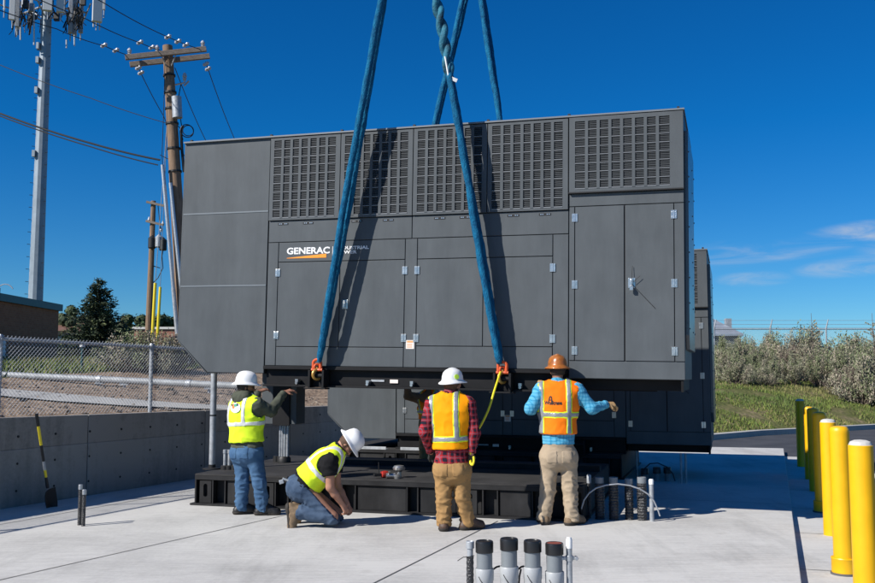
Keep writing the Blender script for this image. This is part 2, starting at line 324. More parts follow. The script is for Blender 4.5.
def tag(o, label=None, cat=None, group=None, kind=None):
    if label: o['label'] = label
    if cat: o['category'] = cat
    if group: o['group'] = group
    if kind: o['kind'] = kind
    return o
def thing(name, loc, rot=(0, 0, 0), label=None, cat=None, group=None):
    o = D.objects.new(name, None); COL.objects.link(o); o.location = loc; o.rotation_euler = rot
    o.empty_display_size = 0.2
    return tag(o, label, cat, group)
def struct(o): o['kind'] = 'structure'; return o
def copy_tree(o, parent=None):
    c = o.copy(); COL.objects.link(c)
    if parent is not None: c.parent = parent
    for ch in list(o.children): copy_tree(ch, c)
    return c
def rebase(ob, p):
    """move a mesh object's origin to p (world) without moving its shape"""
    p = Vector(p); ob.data.transform(Matrix.Translation(-p)); ob.location = p; return ob
def text_mesh(name, body, size, m, parent, loc, sx=1.0, bold=0.0, rot=(PI / 2, 0, 0), extrude=0.001, align='LEFT'):
    cu = D.curves.new(name, 'FONT'); cu.body = body; cu.size = size; cu.extrude = extrude; cu.offset = bold; cu.align_x = align
    cu.resolution_u = 3
    t = D.objects.new(name + '_curve', cu); COL.objects.link(t)
    dg = bpy.context.evaluated_depsgraph_get(); me = D.meshes.new_from_object(t.evaluated_get(dg))
    COL.objects.unlink(t); D.objects.remove(t); D.curves.remove(cu)
    me.name = name; me.materials.clear(); me.materials.append(m)
    ob = D.objects.new(name, me); COL.objects.link(ob)
    me.transform(Matrix.Diagonal((sx, 1, 1, 1)))
    me.transform(Matrix.Rotation(rot[2], 4, 'Z') @ Matrix.Rotation(rot[0], 4, 'X'))
    me.transform(Matrix.Translation(Vector(loc) - OFF))
    if parent is not None: ob.parent = parent
    return ob

# ------------------------------------------------------------------ terrain
W0 = Vector((-5.57, 11.98)); WA = math.radians(24.5)
TX, TY = math.sin(WA), math.cos(WA)          # along the wall, away from the camera
RX, RY = TY, -TX                             # to the right of the wall
def st(x, y): dx, dy = x - W0.x, y - W0.y; return dx * RX + dy * RY, dx * TX + dy * TY
def xy(s, t): return W0.x + s * RX + t * TX, W0.y + s * RY + t * TY
def sstep(a, b, x):
    q = min(1, max(0, (x - a) / (b - a))); return q * q * (3 - 2 * q)
def bank_e(x, y): return (x - 7.77) * -0.596 + (y - 26.14) * 0.803
def zleft(s): return 1.04 + 0.062 * min(13.0, max(0, -s - 0.6))
def terrain(x, y):
    s, t = st(x, y); e = bank_e(x, y)
    zb = -0.14 + (2.45 * (1 - math.exp(-(e - 0.5) / 6.5)) if e > 0.5 else 0)
    if s < -0.1:
        z = zleft(s)
        if e > 0: z = z + (max(z, zb) - z) * sstep(0, 6, e)
    else: z = zb
    if t > 13.0 and s < 4: z = max(z, zleft(s) * sstep(13, 14.2, t) * sstep(4.0, 0.0, s))
    d = math.hypot(x, y)
    if d > 70: z += 0.018 * min(500, d - 70)
    if d > 8 and z > 0.3: z += 0.05 * mnoise.noise((x * 0.45, y * 0.45, 0)) + 0.02 * mnoise.noise((x * 1.7, y * 1.7, 3))
    return z
def hit(u, v, d0=6.0, d1=140.0):
    r = ray(u, v); d = d0
    while d < d1:
        p = Vector((0, 0, CAMH)) + r * (d / r.y)
        if p.z < terrain(p.x, p.y): return Vector((p.x, p.y, terrain(p.x, p.y)))
        d += 0.05
    return p

def build_ground():
    ss = [-1500, -800, -400, -200, -120, -80, -60, -48] + [-40 + 1.0 * i for i in range(0, 20)] + [-20 + 0.5 * i for i in range(0, 38)] + [-1, -0.6, -0.16, -0.05, 0.3] \
        + [1 + 1.0 * i for i in range(0, 60)] + [64, 70, 80, 100, 140, 220, 400, 800, 1500]
    ts = [-60, -40, -30, -24] + [-20 + 0.8 * i for i in range(0, 100)] + [62, 66, 72, 80, 100, 140, 220, 400, 800, 1600]
    vs = []; fs = []; mi = []
    for t in ts:
        for s in ss:
            x, y = xy(s, t); vs.append((x, y, terrain(x, y)))
    n = len(ss)
    for j in range(len(ts) - 1):
        for i in range(n - 1):
            fs.append((j * n + i, j * n + i + 1, (j + 1) * n + i + 1, (j + 1) * n + i))
            x, y = xy((ss[i] + ss[i + 1]) / 2, (ts[j] + ts[j + 1]) / 2); s, t = (ss[i] + ss[i + 1]) / 2, (ts[j] + ts[j + 1]) / 2
            d = math.hypot(x, y); e = bank_e(x, y)
            if d > 90: k = 3
            elif s < -0.1: k = 1 if s > -9.5 + 0.8 * mnoise.noise((x * .3, y * .3, 9)) else 2
            elif e > 0.3: k = 2
            else: k = 0
            mi.append(k)
    b = MB(); b.v = vs; b.f = fs; b.m = mi
    o = b.build('ground', [M['yard'], M['dirt'], M['bank'], M['far']], smooth=True, sharp=0.9)
    struct(o)
build_ground()

# pad, side strip, road, curb
def padpt(s, t): return xy(s, t)
PR0, PR1 = Vector((2.99, 7.78)), Vector((7.23, 19.49))
pdir = (PR1 - PR0).normalized(); pnor = Vector((pdir.y, -pdir.x))
def rightedge(d): return PR0 + pdir * d
A = rightedge(-7.5); B = rightedge(14.9); Cw = padpt(0.003, 13.2); Dw = padpt(0.003, -12)
pad = MB().prism([(A.x, A.y), (B.x, B.y), Cw, Dw], 'z', -0.2, 0.0).build('concrete_pad', M['concrete'], bevel=0.008); struct(pad)
S0, S1 = A + pnor * 0.002, rightedge(13.6) + pnor * 0.002
S2, S3 = S1 + pnor * 1.55, S0 + pnor * 1.55
strip = MB().prism([(S0.x, S0.y), (S3.x, S3.y), (S2.x, S2.y), (S1.x, S1.y)], 'z', -0.2, -0.08).build('concrete_strip', M['concrete']); struct(strip)
def strip_sheet(name, p, q, w, z, m):
    p = Vector(p); q = Vector(q); d = (q - p).normalized(); nn = Vector((-d.y, d.x)) * w / 2
    return struct(MB().add([(*(p - nn), z), (*(q - nn), z), (*(q + nn), z), (*(p + nn), z)], [(0, 1, 2, 3)]).build(name, m))
def ext(p, q, a, b): p = Vector(p); q = Vector(q); d = (q - p).normalized(); return p - d * a, q + d * b
for p, q, a, b in [((-4.99, 10.75), (-3.61, 13.94), 6, 6), ((-3.64, 7.89), (-2.54, 10.09), 4, 1.8), ((-0.16, 8.72), (0.42, 10.25), 3.5, 0.8)]:
    P0, Q0 = ext(p, q, a, b); strip_sheet('control_joint', P0, Q0, 0.014, 0.004, M['joint'])
# cross joint of the pad behind the units, joints of the side strip
strip_sheet('control_joint', rightedge(4.9), rightedge(4.9) - pnor * 2.2, 0.012, 0.004, M['joint'])
for k in range(8):
    p = rightedge(-3.2 + 2.1 * k) + pnor * 0.01; strip_sheet('strip_joint', p, p + pnor * 1.53, 0.012, -0.076, M['joint'])
road = [(2, 19.3), (5.2, 23.6), (7.77, 26.0), (9.66, 27.8), (12.1, 29.4), (14.6, 31.1), (26, 39.5), (40, 46), (40, -6), (4.2, -6)]
rr = MB().add([(x, y, -0.10) for x, y in road], [tuple(range(len(road) - 1, -1, -1))]).build('asphalt_road', M['asphalt']); struct(rr)
cb = MB(); cl = [(3.2, 21.4), (5.2, 23.7), (7.77, 26.1), (9.66, 27.9), (12.1, 29.5), (14.64, 31.2), (26, 39.7), (40, 46.3)]
for i in range(len(cl) - 1):
    p, q = Vector(cl[i]), Vector(cl[i + 1]); d = (q - p).normalized(); nn = Vector((-d.y, d.x)) * 0.3
    if i < len(cl) - 2: q2 = q
    cb.add([(*p, -0.2), (*q, -0.2), (*(q + nn), -0.2), (*(p + nn), -0.2), (*p, 0.05), (*q, 0.05), (*(q + nn), 0.05), (*(p + nn), 0.05)],
           [(0, 3, 2, 1), (4, 5, 6, 7), (0, 1, 5, 4), (1, 2, 6, 5), (2, 3, 7, 6), (3, 0, 4, 7)])
struct(cb.build('road_curb', M['curb']))

# retaining wall
w = MB()
def wallz(t): return 1.15 - 0.011 * (t)
seams = [-12.0, -7.6, -4.3, -1.5, 1.45, 4.05, 6.6, 9.4, 12.0, 14.6]
for a, b in zip(seams[:-1], seams[1:]):
    p = [xy(-0.22, a + 0.008), xy(-0.004, a + 0.008), xy(-0.004, b - 0.008), xy(-0.22, b - 0.008)]
    za, zb = wallz(a), wallz(b)
    for k_, (zl, zu, zu2) in enumerate(((-0.2, 0.735, 0.735), (0.7352, za, zb))):
        pq = p if k_ == 0 else [xy(-0.22, a + 0.008), xy(-0.009, a + 0.008), xy(-0.009, b - 0.008), xy(-0.22, b - 0.008)]
        w.add([(*q, zl) for q in pq] + [(*pq[0], zu), (*pq[1], zu), (*pq[2], zu2), (*pq[3], zu2)], [(0, 3, 2, 1), (4, 5, 6, 7), (0, 1, 5, 4), (1, 2, 6, 5), (2, 3, 7, 6), (3, 0, 4, 7)], k_)
wall_root = thing('retaining_wall', (*xy(-0.1, 0), 0), label='long grey cast concrete retaining wall with form tie holes along the left of the pad', cat='wall')
OFF = Vector((*xy(-0.1, 0), 0))
w.build('wall_panels', [M['concrete_wall'], M['concrete_wall_top']], wall_root, bevel=0.008)
h = MB()
for t in np.arange(-7.2, 14, 0.62):
    for z in (0.2, 0.55, 0.9):
        x, y = xy(0.0005, t); h.tube([(x - RX * 0.01, y - RY * 0.01, z), (x + RX * 0.0012, y + RY * 0.0012, z)], 0.016, 8)
h.build('tie_holes', M['seam'], wall_root)
OFF = Vector((0, 0, 0))

# ------------------------------------------------------------------ generator
GW, GL, GH = 1.9, 6.79, 3.172
YAW, TILT = 0.305, 0.0158
GSC = Matrix.Diagonal((0.985, 1.0, 0.995, 1.0))
def generator():
    global OFF
    OFF = Vector((-3.4, GW / 2, -0.17))
    root = thing('generator_unit', (0, 0, 0))
    E = M['enclosure']
    # shells (dark gaps show between the plates)
    b = MB(); b.box(-5.445, -1.365, 0.0, GW, 0.10, 3.16); b.build('enclosure_shell', M['seam'], root)
    b = MB(); b.box(-1.363, -0.002, 0.0, GW, 0.0, 3.165); b.build('control_room_shell', E, root, bevel=0.006)
    # left plenum: chamfered profile
    b = MB(); b.prism([(-5.452, -0.005), (-6.315, -0.005), (-6.775, 0.42), (-6.775, 3.165), (-5.452, 3.165)], 'y', 0.0, GW); b.build('plenum_shell', M['seam'], root)
    plen = [[(-5.458, 0.0), (-6.31, 0.0), (-6.783, 0.423), (-6.783, 1.168), (-5.458, 1.168)],
            [(-5.458, 1.178), (-6.783, 1.178), (-6.783, 2.168), (-5.458, 2.168)], [(-5.458, 2.178), (-6.783, 2.178), (-6.783, 3.165), (-5.458, 3.165)]]
    for p in plen:
        MB().prism(p, 'y', -0.012, -0.001).build('plenum_panel', E, root, bevel=0.003)
        z0, z1 = min(q[1] for q in p), max(q[1] for q in p)
    for z in (1.173, 2.173):
        MB().box(-6.78, -5.46, -0.017, -0.0125, z - 0.014, z + 0.006).build('seam_flashing', M['enclosure_edge'], root)
    b = MB(); b.box(-6.80, -6.776, -0.012, GW, 0.43, 3.165); b.build('plenum_end_wall', E, root)
    sl = MB(); sl.prism([(-6.325, -0.006), (-6.335, -0.012), (-6.798, 0.416), (-6.788, 0.424)], 'y', -0.01, GW); sl.build('plenum_slope', E, root)
    # mid-section plates
    def plate(name, u0, u1, w0, w1, v=-0.012, gap=0.005, par=root, m=E, bev=0.003):
        return MB().box(u0 + gap, u1 - gap, v, -0.001, w0 + gap, w1 - gap).build(name, m, par, bevel=bev)
    # --- upper louvred vent panels
    def vent(u0, u1, w0, w1, cols, rows, v, gu0, gu1, gw0, gw1):
        f = MB(); cw = (gu1 - gu0) / cols; rh = (gw1 - gw0) / rows; d = 0.03
        f.box(u0, gu0, v, v + d, w0, w1); f.box(gu1, u1, v, v + d, w0, w1)
        f.box(gu0, gu1, v, v + d, w0, gw0); f.box(gu0, gu1, v, v + d, gw1, w1)
        bw = 0.019
        for i in range(1, cols): f.box(gu0 + i * cw - bw, gu0 + i * cw + bw, v - 0.006, v + d, gw0, gw1)
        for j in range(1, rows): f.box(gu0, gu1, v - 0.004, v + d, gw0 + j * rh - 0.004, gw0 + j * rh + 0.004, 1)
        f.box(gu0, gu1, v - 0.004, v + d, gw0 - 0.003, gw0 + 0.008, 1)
        pf = f.build('vent_panel', [E, M['row_bar_lit']], root)
        s = MB(); k = 5
        for j in range(rows):
            for q in range(k):
                z = gw0 + j * rh + (q + 0.5) * rh / k
                s.add([(gu0, v + 0.004, z - 0.008), (gu1, v + 0.004, z - 0.008), (gu1, v + 0.026, z + 0.012), (gu0, v + 0.026, z + 0.012),
                       (gu0, v + 0.004, z - 0.012), (gu1, v + 0.004, z - 0.012), (gu1, v + 0.026, z + 0.006), (gu0, v + 0.026, z + 0.006)],
                      [(0, 1, 2, 3), (4, 7, 6, 5), (0, 4, 5, 1), (2, 6, 7, 3)])
        s.build('louver_slats', M['louver'], pf)
        MB().box(u0 + 0.01, u1 - 0.01, v + 0.027, v + 0.0335 if v > -0.032 else v + 0.04, w0 + 0.01, w1 - 0.01).build('vent_backing', M['seam'], pf)
    us = [-5.445, -4.405, -3.385, -2.395, -1.368]
    for i in range(4):
        u0, u1 = us[i] + 0.006, us[i + 1] - 0.006
        vent(u0, u1, 2.035, 3.155, 7, 9, -0.034, u0 + 0.055, u1 - 0.065, 2.065, 3.12)
    # --- band under the vents
    plate('band_panel', -5.445, -3.39, 1.738, 2.03); plate('band_panel', -3.39, -1.365, 1.738, 2.03)
    for u in (-5.23, -4.86, -4.16, -3.72, -3.02, -2.68, -2.06, -1.66):
        c = MB(); c.box(u - 0.075, u + 0.075, -0.0155, -0.0125, 1.972, 2.0)
        for du in (-0.05, -0.025, 0.03, 0.055): c.box(u + du - 0.008, u + du + 0.008, -0.019, -0.016, 1.98, 1.992, 1)
        c.build('lift_slot', [M['seam'], M['steel']], root)
    # --- posts, headers, doors and bottom panels
    plate('post_panel', -5.445, -5.287, 0.10, 1.738); plate('post_panel', -3.478, -3.312, 0.10, 1.738); plate('post_panel', -1.560, -1.365, 0.10, 1.738)
    plate('header_panel', -5.287, -3.478, 1.472, 1.738); plate('header_panel', -3.312, -1.560, 1.472, 1.738)
    plate('sill_panel', -5.287, -3.478, 0.10, 0.352); plate('sill_panel', -3.312, -1.560, 0.10, 0.372)
    def hinge(u, w_, par, big=1.0):
        hh = MB(); a = 0.05 * big
        hh.box(u - 0.034, u - 0.005, -0.021, -0.0125, w_ - a, w_ + a); hh.box(u + 0.005, u + 0.034, -0.021, -0.0125, w_ - a, w_ + a)
        hh.tube([(u, -0.019, w_ - a), (u, -0.019, w_ + a)], 0.008, 8)
        for s_ in (-1, 1):
            for du in (-0.02, 0.02): hh.tube([(u + du, -0.025, w_ + s_ * a * 0.55), (u + du, -0.02, w_ + s_ * a * 0.55)], 0.006, 6)
        hh.build('hinge', M['steel'], par, bevel=0.0015)
    def latch(u, w_, par, wires=False):
        l = MB(); l.box(u - 0.042, u + 0.042, -0.022, -0.0125, w_ - 0.06, w_ + 0.06); l.box(u - 0.014, u + 0.014, -0.05, -0.022, w_ - 0.045, w_ + 0.02)
        l.tube([(u, -0.05, w_ + 0.03), (u, -0.022, w_ + 0.03)], 0.016, 10); l.build('latch', M['steel'], par, bevel=0.003)
        if wires:
            c = MB(); c.tube([(u, -0.05, w_ - 0.01), (u + 0.12, -0.045, w_ - 0.14), (u + 0.27, -0.02, w_ - 0.30)], 0.0035, 5)
            c.tube([(u, -0.05, w_), (u + 0.005, -0.04, w_ + 0.12), (u + 0.01, -0.03, w_ + 0.2)], 0.003, 5); c.tube([(u + 0.02, -0.05, w_ + 0.01), (u + 0.1, -0.05, w_ + 0.08)], 0.003, 5)
            c.build('seal_wire', M['cable'], par)
            k = MB(); k.box(u - 0.02, u + 0.02, -0.075, -0.05, w_ - 0.09, w_ - 0.045); k.torus(Vector((u, -0.06, w_ - 0.045)), 0.014, 0.004, 0, PI, Matrix.Identity(3)); k.build('padlock', M['steel'], par, bevel=0.003)
    d = plate('door', -5.287, -4.383, 0.352, 1.472); hinge(-5.287, 1.33, d); hinge(-5.287, 0.50, d)
    d = plate('door', -4.383, -3.478, 0.352, 1.472); hinge(-3.478, 1.33, d); hinge(-3.478, 0.47, d); latch(-4.30, 0.905, d)
    d = plate('door', -3.312, -2.438, 0.372, 1.472); hinge(-3.312, 1.33, d); hinge(-3.312, 0.47, d)
    d = plate('door', -2.438, -1.560, 0.372, 1.472); hinge(-1.560, 1.33, d); hinge(-1.560, 0.47, d); latch(-2.36, 0.905, d)
    # --- control section on the right
    MB().box(-1.355, -0.004, -0.001, 0.002, 0.21, 2.21).build('door_reveal', M['seam'], root)
    plate('header_panel', -1.363, -0.0, 2.066, 2.222, -0.014); plate('post_panel', -1.363, -1.291, 0.21, 2.066, -0.014); plate('post_panel', -0.118, 0.0, 0.21, 2.066, -0.014)
    plate('sill_panel', -1.363, 0.0, 0.0, 0.21, -0.014)
    d = plate('door', -1.291, -0.697, 0.21, 2.066, -0.014); [hinge(-1.291, z, d) for z in (1.93, 1.12, 0.33)]
    d = plate('door', -0.690, -0.118, 0.21, 2.066, -0.014); [hinge(-0.118, z, d) for z in (1.93, 1.12, 0.33)]; latch(-0.61, 1.13, d, True)
    vent(-1.358, -0.004, 2.238, 3.155, 8, 8, -0.045, -1.285, -0.16, 2.275, 3.105)
    MB().box(-1.362, 0.0, -0.055, -0.001, 2.222, 2.236).build('drip_edge', M['seam'], root)
    # --- end wall hood with bolts, roof, corner posts
    e = MB(); e.prism([(0.10, 0.52), (0.22, 0.36), (GW - 0.1, 0.36), (GW - 0.1, 2.95), (0.10, 2.95)], 'x', 0.0, 0.045)
    bo = e
    for z in np.arange(0.6, 2.95, 0.3):
        for y in (0.14, GW - 0.14, 1.2): bo.tube([(0.044, y, z), (0.056, y, z)], 0.012, 6)
    e.build('end_hood', M['enclosure_gloss'], root, bevel=0.006)
    r = MB(); r.box(-6.80, 0.012, -0.048, GW + 0.01, 3.166, 3.186); r.build('roof_cap', M['enclosure_edge'], root)
    for u in us[1:4] + [-5.45, -1.366, -0.06, -6.7]:
        MB().box(u - 0.015, u + 0.015, -0.02, 0.02, 3.1865, 3.215).build('roof_bolt', M['seam'], root)
    MB().box(-5.44, -0.01, GW + 0.001, GW + 0.012, 0.1, 3.15).build('rear_panel', E, root)
    # --- skid beams
    k = MB()
    for y0 in (-0.045, GW - 0.16):
        k.box(-5.45, -1.37, y0, y0 + 0.2, 0.055, 0.098); k.box(-5.45, -0.45 if y0 > 0 else -1.37, y0, y0 + 0.2, -0.17, -0.145)
        k.box(-5.44, -1.38, y0 + 0.09, y0 + 0.105, -0.145, 0.055)
    k.box(-1.36, -0.03, 0.22, GW - 0.2, -0.13, -0.001)
    k.box(-5.45, -5.43, 0.15, GW - 0.16, -0.165, 0.054); k.box(-0.05, -0.02, 0.005, 0.2, -0.14, -0.001)
    k.box(-5.4, -1.4, 0.18, GW - 0.18, 0.03, 0.097)
    k.build('skid_beam', M['skid'], root, bevel=0.003)
    for u in (-4.95, -3.95, -3.35, -2.75, -1.95):
        s = MB(); s.tube([(u, -0.06, -0.12), (u, 0.04, -0.12)], 0.018, 8); s.box(u - 0.02, u + 0.02, -0.05, 0.03, -0.105, -0.07); s.build('skid_fitting', M['steel'], root)
    # a strip of small white gauges/labels on the skid
    MB().box(-3.93, -3.75, 0.035, 0.042, -0.085, -0.06).build('skid_label', M['galv_dull'], root); MB().box(-3.67, -3.56, 0.03, 0.038, -0.10, -0.055).build('skid_label', M['label'], root)
    for y0, sg in ((0.0, -1), (GW, 1)):
        for u in (-4.62, -2.15):
            l = MB()
            for du in (-0.11, 0.085): l.box(u + du, u + du + 0.03, min(y0, y0 + sg * 0.17), max(y0, y0 + sg * 0.17), -0.172, 0.048)
            l.box(u - 0.08, u + 0.085, min(y0 + sg * 0.05, y0 + sg * 0.075), max(y0 + sg * 0.05, y0 + sg * 0.075), -0.168, 0.04)
            l.box(u - 0.15, u + 0.15, min(y0 + sg * 0.05, y0 + sg * 0.2), max(y0 + sg * 0.05, y0 + sg * 0.2), -0.192, -0.173)
            l.tube([(u - 0.09, y0 + sg * 0.12, -0.02), (u + 0.09, y0 + sg * 0.12, -0.02)], 0.03, 10)
            l.build('lifting_lug', M['skid'], root, bevel=0.004)
    # --- decals
    lab = MB(); lab.box(-3.445, -3.335, -0.0165, -0.0125, 0.335, 0.445); lb = lab.build('warning_decal', M['label'], root)
    l2 = MB(); l2.box(-3.43, -3.35, -0.0185, -0.017, 0.415, 0.438)
    for q in range(4): l2.box(-3.43, -3.36, -0.0185, -0.017, 0.352 + 0.014 * q, 0.357 + 0.014 * q)
    l2.build('decal_print', M['label_orange'], lb)
    text_mesh('logo_lettering', 'GENERAC', 0.118, M['logo_white'], root, (-5.165, -0.0145, 1.578), 1.19, 0.0035)
    text_mesh('logo_lettering', 'INDUSTRIAL', 0.058, M['logo_white'], root, (-4.44, -0.0145, 1.622), 1.42, 0.0015)
    text_mesh('logo_lettering', 'POWER', 0.058, M['logo_white'], root, (-4.44, -0.0145, 1.566), 1.42, 0.0015)
    MB().prism([(-5.16, 1.520), (-4.585, 1.520), (-4.585, 1.572), (-5.16, 1.526)], 'y', -0.0155, -0.0125).build('logo_wedge', M['logo_orange'], root)
    MB().box(-4.497, -4.49, -0.0145, -0.0125, 1.535, 1.665).build('logo_bar', M['logo_white'], root)
    return root
GROT = Matrix.Rotation(-YAW, 4, 'Z') @ Matrix.Rotation(TILT, 4, 'Y')
GC = Vector((2.838, 10.63, 1.6405))
G_O = Vector((-3.4, GW / 2, -0.17))
def gpt(u, v, w_): return GC + (GROT @ (GSC @ Vector((u, v, w_))))
gen = generator()
gen.location = gpt(*G_O); gen.rotation_euler = GROT.to_euler(); gen.scale = (0.985, 1.0, 0.995)
tag(gen, 'grey generator enclosure with white lettering, hanging from blue slings above the black frame', 'generator', 'industrial generator units')
gen2 = copy_tree(gen)
R2 = Matrix.Rotation(-0.308, 4, 'Z'); G2C = Vector((4.385, 14.95, 0.575))
def g2pt(u, v, w_): return G2C + (R2 @ (GSC @ Vector((u, v, w_))))
gen2.location = g2pt(*G_O); gen2.rotation_euler = R2.to_euler()
tag(gen2, 'second grey generator enclosure already set down behind, mostly in shadow', 'generator', 'industrial generator units')
OFF = Vector((0, 0, 0))

# ------------------------------------------------------------------ steel base frames
def base_frame():
    root = thing('base_frame', (0, 0, 0)); Lb, Wb, Hb = 5.1, 2.9, 0.405
    m = M['base']
    t = MB(); t.box(0, Lb, 0, Wb, Hb - 0.022, Hb); t.build('deck_plate', M['base_top'], root, bevel=0.003)
    t = MB(); t.box(-0.04, Lb + 0.04, -0.05, Wb, 0.004, 0.026); t.build('bottom_flange', m, root)
    t = MB(); t.box(0.02, Lb - 0.02, 0.12, 0.14, 0.026, Hb - 0.022); t.box(0.02, Lb - 0.02, Wb - 0.14, Wb - 0.12, 0.026, Hb - 0.022)
    t.box(0.0, 0.02, 0.0, Wb, 0.026, Hb - 0.022); t.box(Lb - 0.02, Lb, 0.0, Wb, 0.026, Hb - 0.022); t.build('web_plate', m, root)
    t = MB(); t.box(0.0, Lb, -0.002, 0.012, Hb - 0.075, Hb - 0.0225); t.build('front_lip', m, root)
    for u in (0.26, 0.44, 0.94, 1.16, 1.34, 1.78, 1.92, 2.08, 2.26, 2.94, 3.08, 3.58, 3.9, 4.08, 4.5, 4.9):
        MB().box(u - 0.008, u + 0.008, 0.006, 0.12, 0.026, Hb - 0.023).build('stiffener', m, root)
    for u0, u1 in ((0.46, 0.92), (1.36, 1.76), (2.28, 2.92), (3.1, 3.56), (4.1, 4.48)):
        MB().box(u0, u1, 0.03, 0.04, 0.027, Hb - 0.085).build('cover_plate', m, root, bevel=0.003)
    for u in (0.15, 1.05, 3.74):     # plates with a slotted hole
        a, b, z0, z1 = u - 0.085, u + 0.085, 0.03, Hb - 0.09
        out = [(a, z0), (b, z0), (b, z1), (a, z1)]
        ring = []; hw, hz = 0.03, 0.055; zc = (z0 + z1) / 2 + 0.02; n = 16
        for k in range(n):
            an = -3 * PI / 4 + 2 * PI * k / n
            ring.append((u + hw * math.cos(an), zc + hw * math.sin(an) + (hz if math.sin(an) > 0 else -hz)))
        def outer(an):
            c, s_ = math.cos(an), math.sin(an); q = 1 / max(abs(c), abs(s_)); return (u + 0.085 * c * q, (z0 + z1) / 2 + (z1 - z0) / 2 * s_ * q)
        og = [outer(-3 * PI / 4 + 2 * PI * k / n) for k in range(n)]
        p = MB(); vs = [(x, 0.012, z) for x, z in og] + [(x, 0.012, z) for x, z in ring] + [(x, 0.028, z) for x, z in og] + [(x, 0.028, z) for x, z in ring]
        fs = []
        for k in range(n):
            k2 = (k + 1) % n
            fs += [(k, k2, n + k2, n + k), (2 * n + k2, 2 * n + k, 3 * n + k, 3 * n + k2), (n + k, n + k2, 3 * n + k2, 3 * n + k), (k2, k, 2 * n + k, 2 * n + k2)]
        p.add(vs, fs); p.build('slotted_plate', M['base'], root)
    # raised inner rails on the deck
    t = MB(); t.box(0.9, Lb, 1.75, 1.9, Hb + 0.001, Hb + 0.07); t.build('deck_rail', m, root)
    return root
BYAW = 0.285
bf = base_frame(); bf.location = (-3.2, 12.38, 0); bf.rotation_euler = (0, 0, -BYAW)
tag(bf, 'long black steel base frame lying on the pad under the hanging unit', 'base frame', 'steel base frames')
BM = Matrix.Translation(Vector((-3.2, 12.38, 0))) @ Matrix.Rotation(-BYAW, 4, 'Z')
bf2 = copy_tree(bf); p2 = g2pt(-6.62, -0.05, 0); bf2.location = (p2.x, p2.y, 0); bf2.rotation_euler = (0, 0, -0.308)
tag(bf2, 'black steel base frame carrying the rear generator', 'base frame', 'steel base frames')

# ------------------------------------------------------------------ slings
def sling(lug, hook, name_label, twist=False, front=True):
    p0 = gpt(*lug); p1 = gpt(*hook); d = (p1 - p0); n = 150
    n = 190
    root = thing('lifting_sling', p0, label=name_label, cat='sling', group='blue slings holding the unit')
    global OFF; OFF = p0
    s0 = 0.16 / d.length; dep = GROT.to_3x3() @ Vector((0, 1, 0)); lat = d.normalized().cross(dep).normalized(); dep = lat.cross(d.normalized()).normalized()
    for sgn in (-1, 1):
        pts, rs = [], []
        for i in range(n + 1):
            q = s0 + (1 - s0) * i / n; L_ = (q - s0) * d.length
            an = 0.22 * mnoise.noise((L_ * 0.9, lug[0], 7)) + (math.sin(L_ * 1.3 + lug[0]) * 0.15)
            if twist and L_ > 3.6: an += (L_ - 3.6) * 13
            op = 0.062 * min(1, 0.35 + L_ * 1.2) * (0.5 if twist and L_ > 3.6 else 1)
            p = p0 + d * q + (dep * math.cos(an) + lat * math.sin(an)) * op * sgn + lat * 0.008 * mnoise.noise((L_ * 3, lug[0], sgn))
            r = 0.043 * (1 + 0.13 * mnoise.noise((L_ * 6, lug[0] * 3, 2 + sgn)) + 0.09 * mnoise.noise((L_ * 19, lug[0] * 3, 5 + sgn)))
            if L_ < 0.9: r *= 1.0 + 0.12 * math.sin(L_ * 34 + sgn) * (1 - L_ / 0.9)
            if L_ < 0.12: r *= 0.65 + 0.35 * L_ / 0.12
            pts.append(p); rs.append(r)
        b = MB(); b.tube(pts, rs, 12, 0, True)
        if twist:
            for fi, fc_ in enumerate(b.f):
                if len(fc_) == 4 and (fi // 12) / n * (1 - s0) * d.length > 3.6: b.m[fi] = 1
        b.build('sling_strand', [M['sling'], M['sling_patchy']], root, smooth=True, sharp=1.4)
    X = GROT.to_3x3()
    # shackle and hook
    c = p0 + Vector((0, 0, 0.13)); s = MB()
    s.torus(c, 0.055, 0.018, 0.1 * PI, 0.9 * PI, X, 12, 8)
    s.tube([c + X @ Vector((0.052, 0, 0.02)), c + X @ Vector((0.05, 0, -0.08))], 0.02, 8); s.tube([c + X @ Vector((-0.052, 0, 0.02)), c + X @ Vector((-0.05, 0, -0.08))], 0.02, 8)
    s.tube([c + X @ Vector((-0.075, 0, -0.075)), c + X @ Vector((0.075, 0, -0.075))], 0.019, 8)
    s.torus(c + Vector((0, 0, -0.04)), 0.035, 0.016, 0, 2 * PI, X @ Matrix.Rotation(0.7, 3, 'Z'), 12, 7)
    s.build('shackle', M['orange_paint'], root, smooth=True)
    k = MB(); k.torus(c + Vector((0, 0, -0.135)), 0.06, 0.02, 0.5 * PI, 1.75 * PI, X @ Matrix.Rotation(1.0, 3, 'Z'), 14, 8)
    k.tube([c + Vector((0, 0, -0.08)), c + Vector((0, 0, -0.04))], 0.02, 8); k.build('hook', M['gold'], root, smooth=True)
    if twist:
        q = s0 + 3.58 / d.length; p = p0 + d * q; t = MB()
        fr = X @ Vector((0, -0.09, 0)); a = d.normalized()
        t.tube([p + fr - a * 0.05, p + fr + a * 0.24], 0.012, 6, 0, True); t.box(-0.04, 0.05, -0.01, 0.01, -0.022, 0.022, 0, Matrix.Translation(p + fr + Vector((0.06, 0, -0.05))) @ Matrix.Rotation(0.4, 4, 'Y'))
        t.build('sling_tag', M['white'], root)
    OFF = Vector((0, 0, 0))
    return root
HW = 6.75
sling((-4.62, -0.13, 0.0), (-3.36, -0.13 - 0.047 * HW, HW), 'blue sling crossing in front of the white lettering, hooked on the left front lug')
sling((-2.15, -0.13, 0.0), (-3.36, -0.13 - 0.047 * HW, HW), 'blue sling with twisted upper part and white tag, hooked on the right front lug', True)
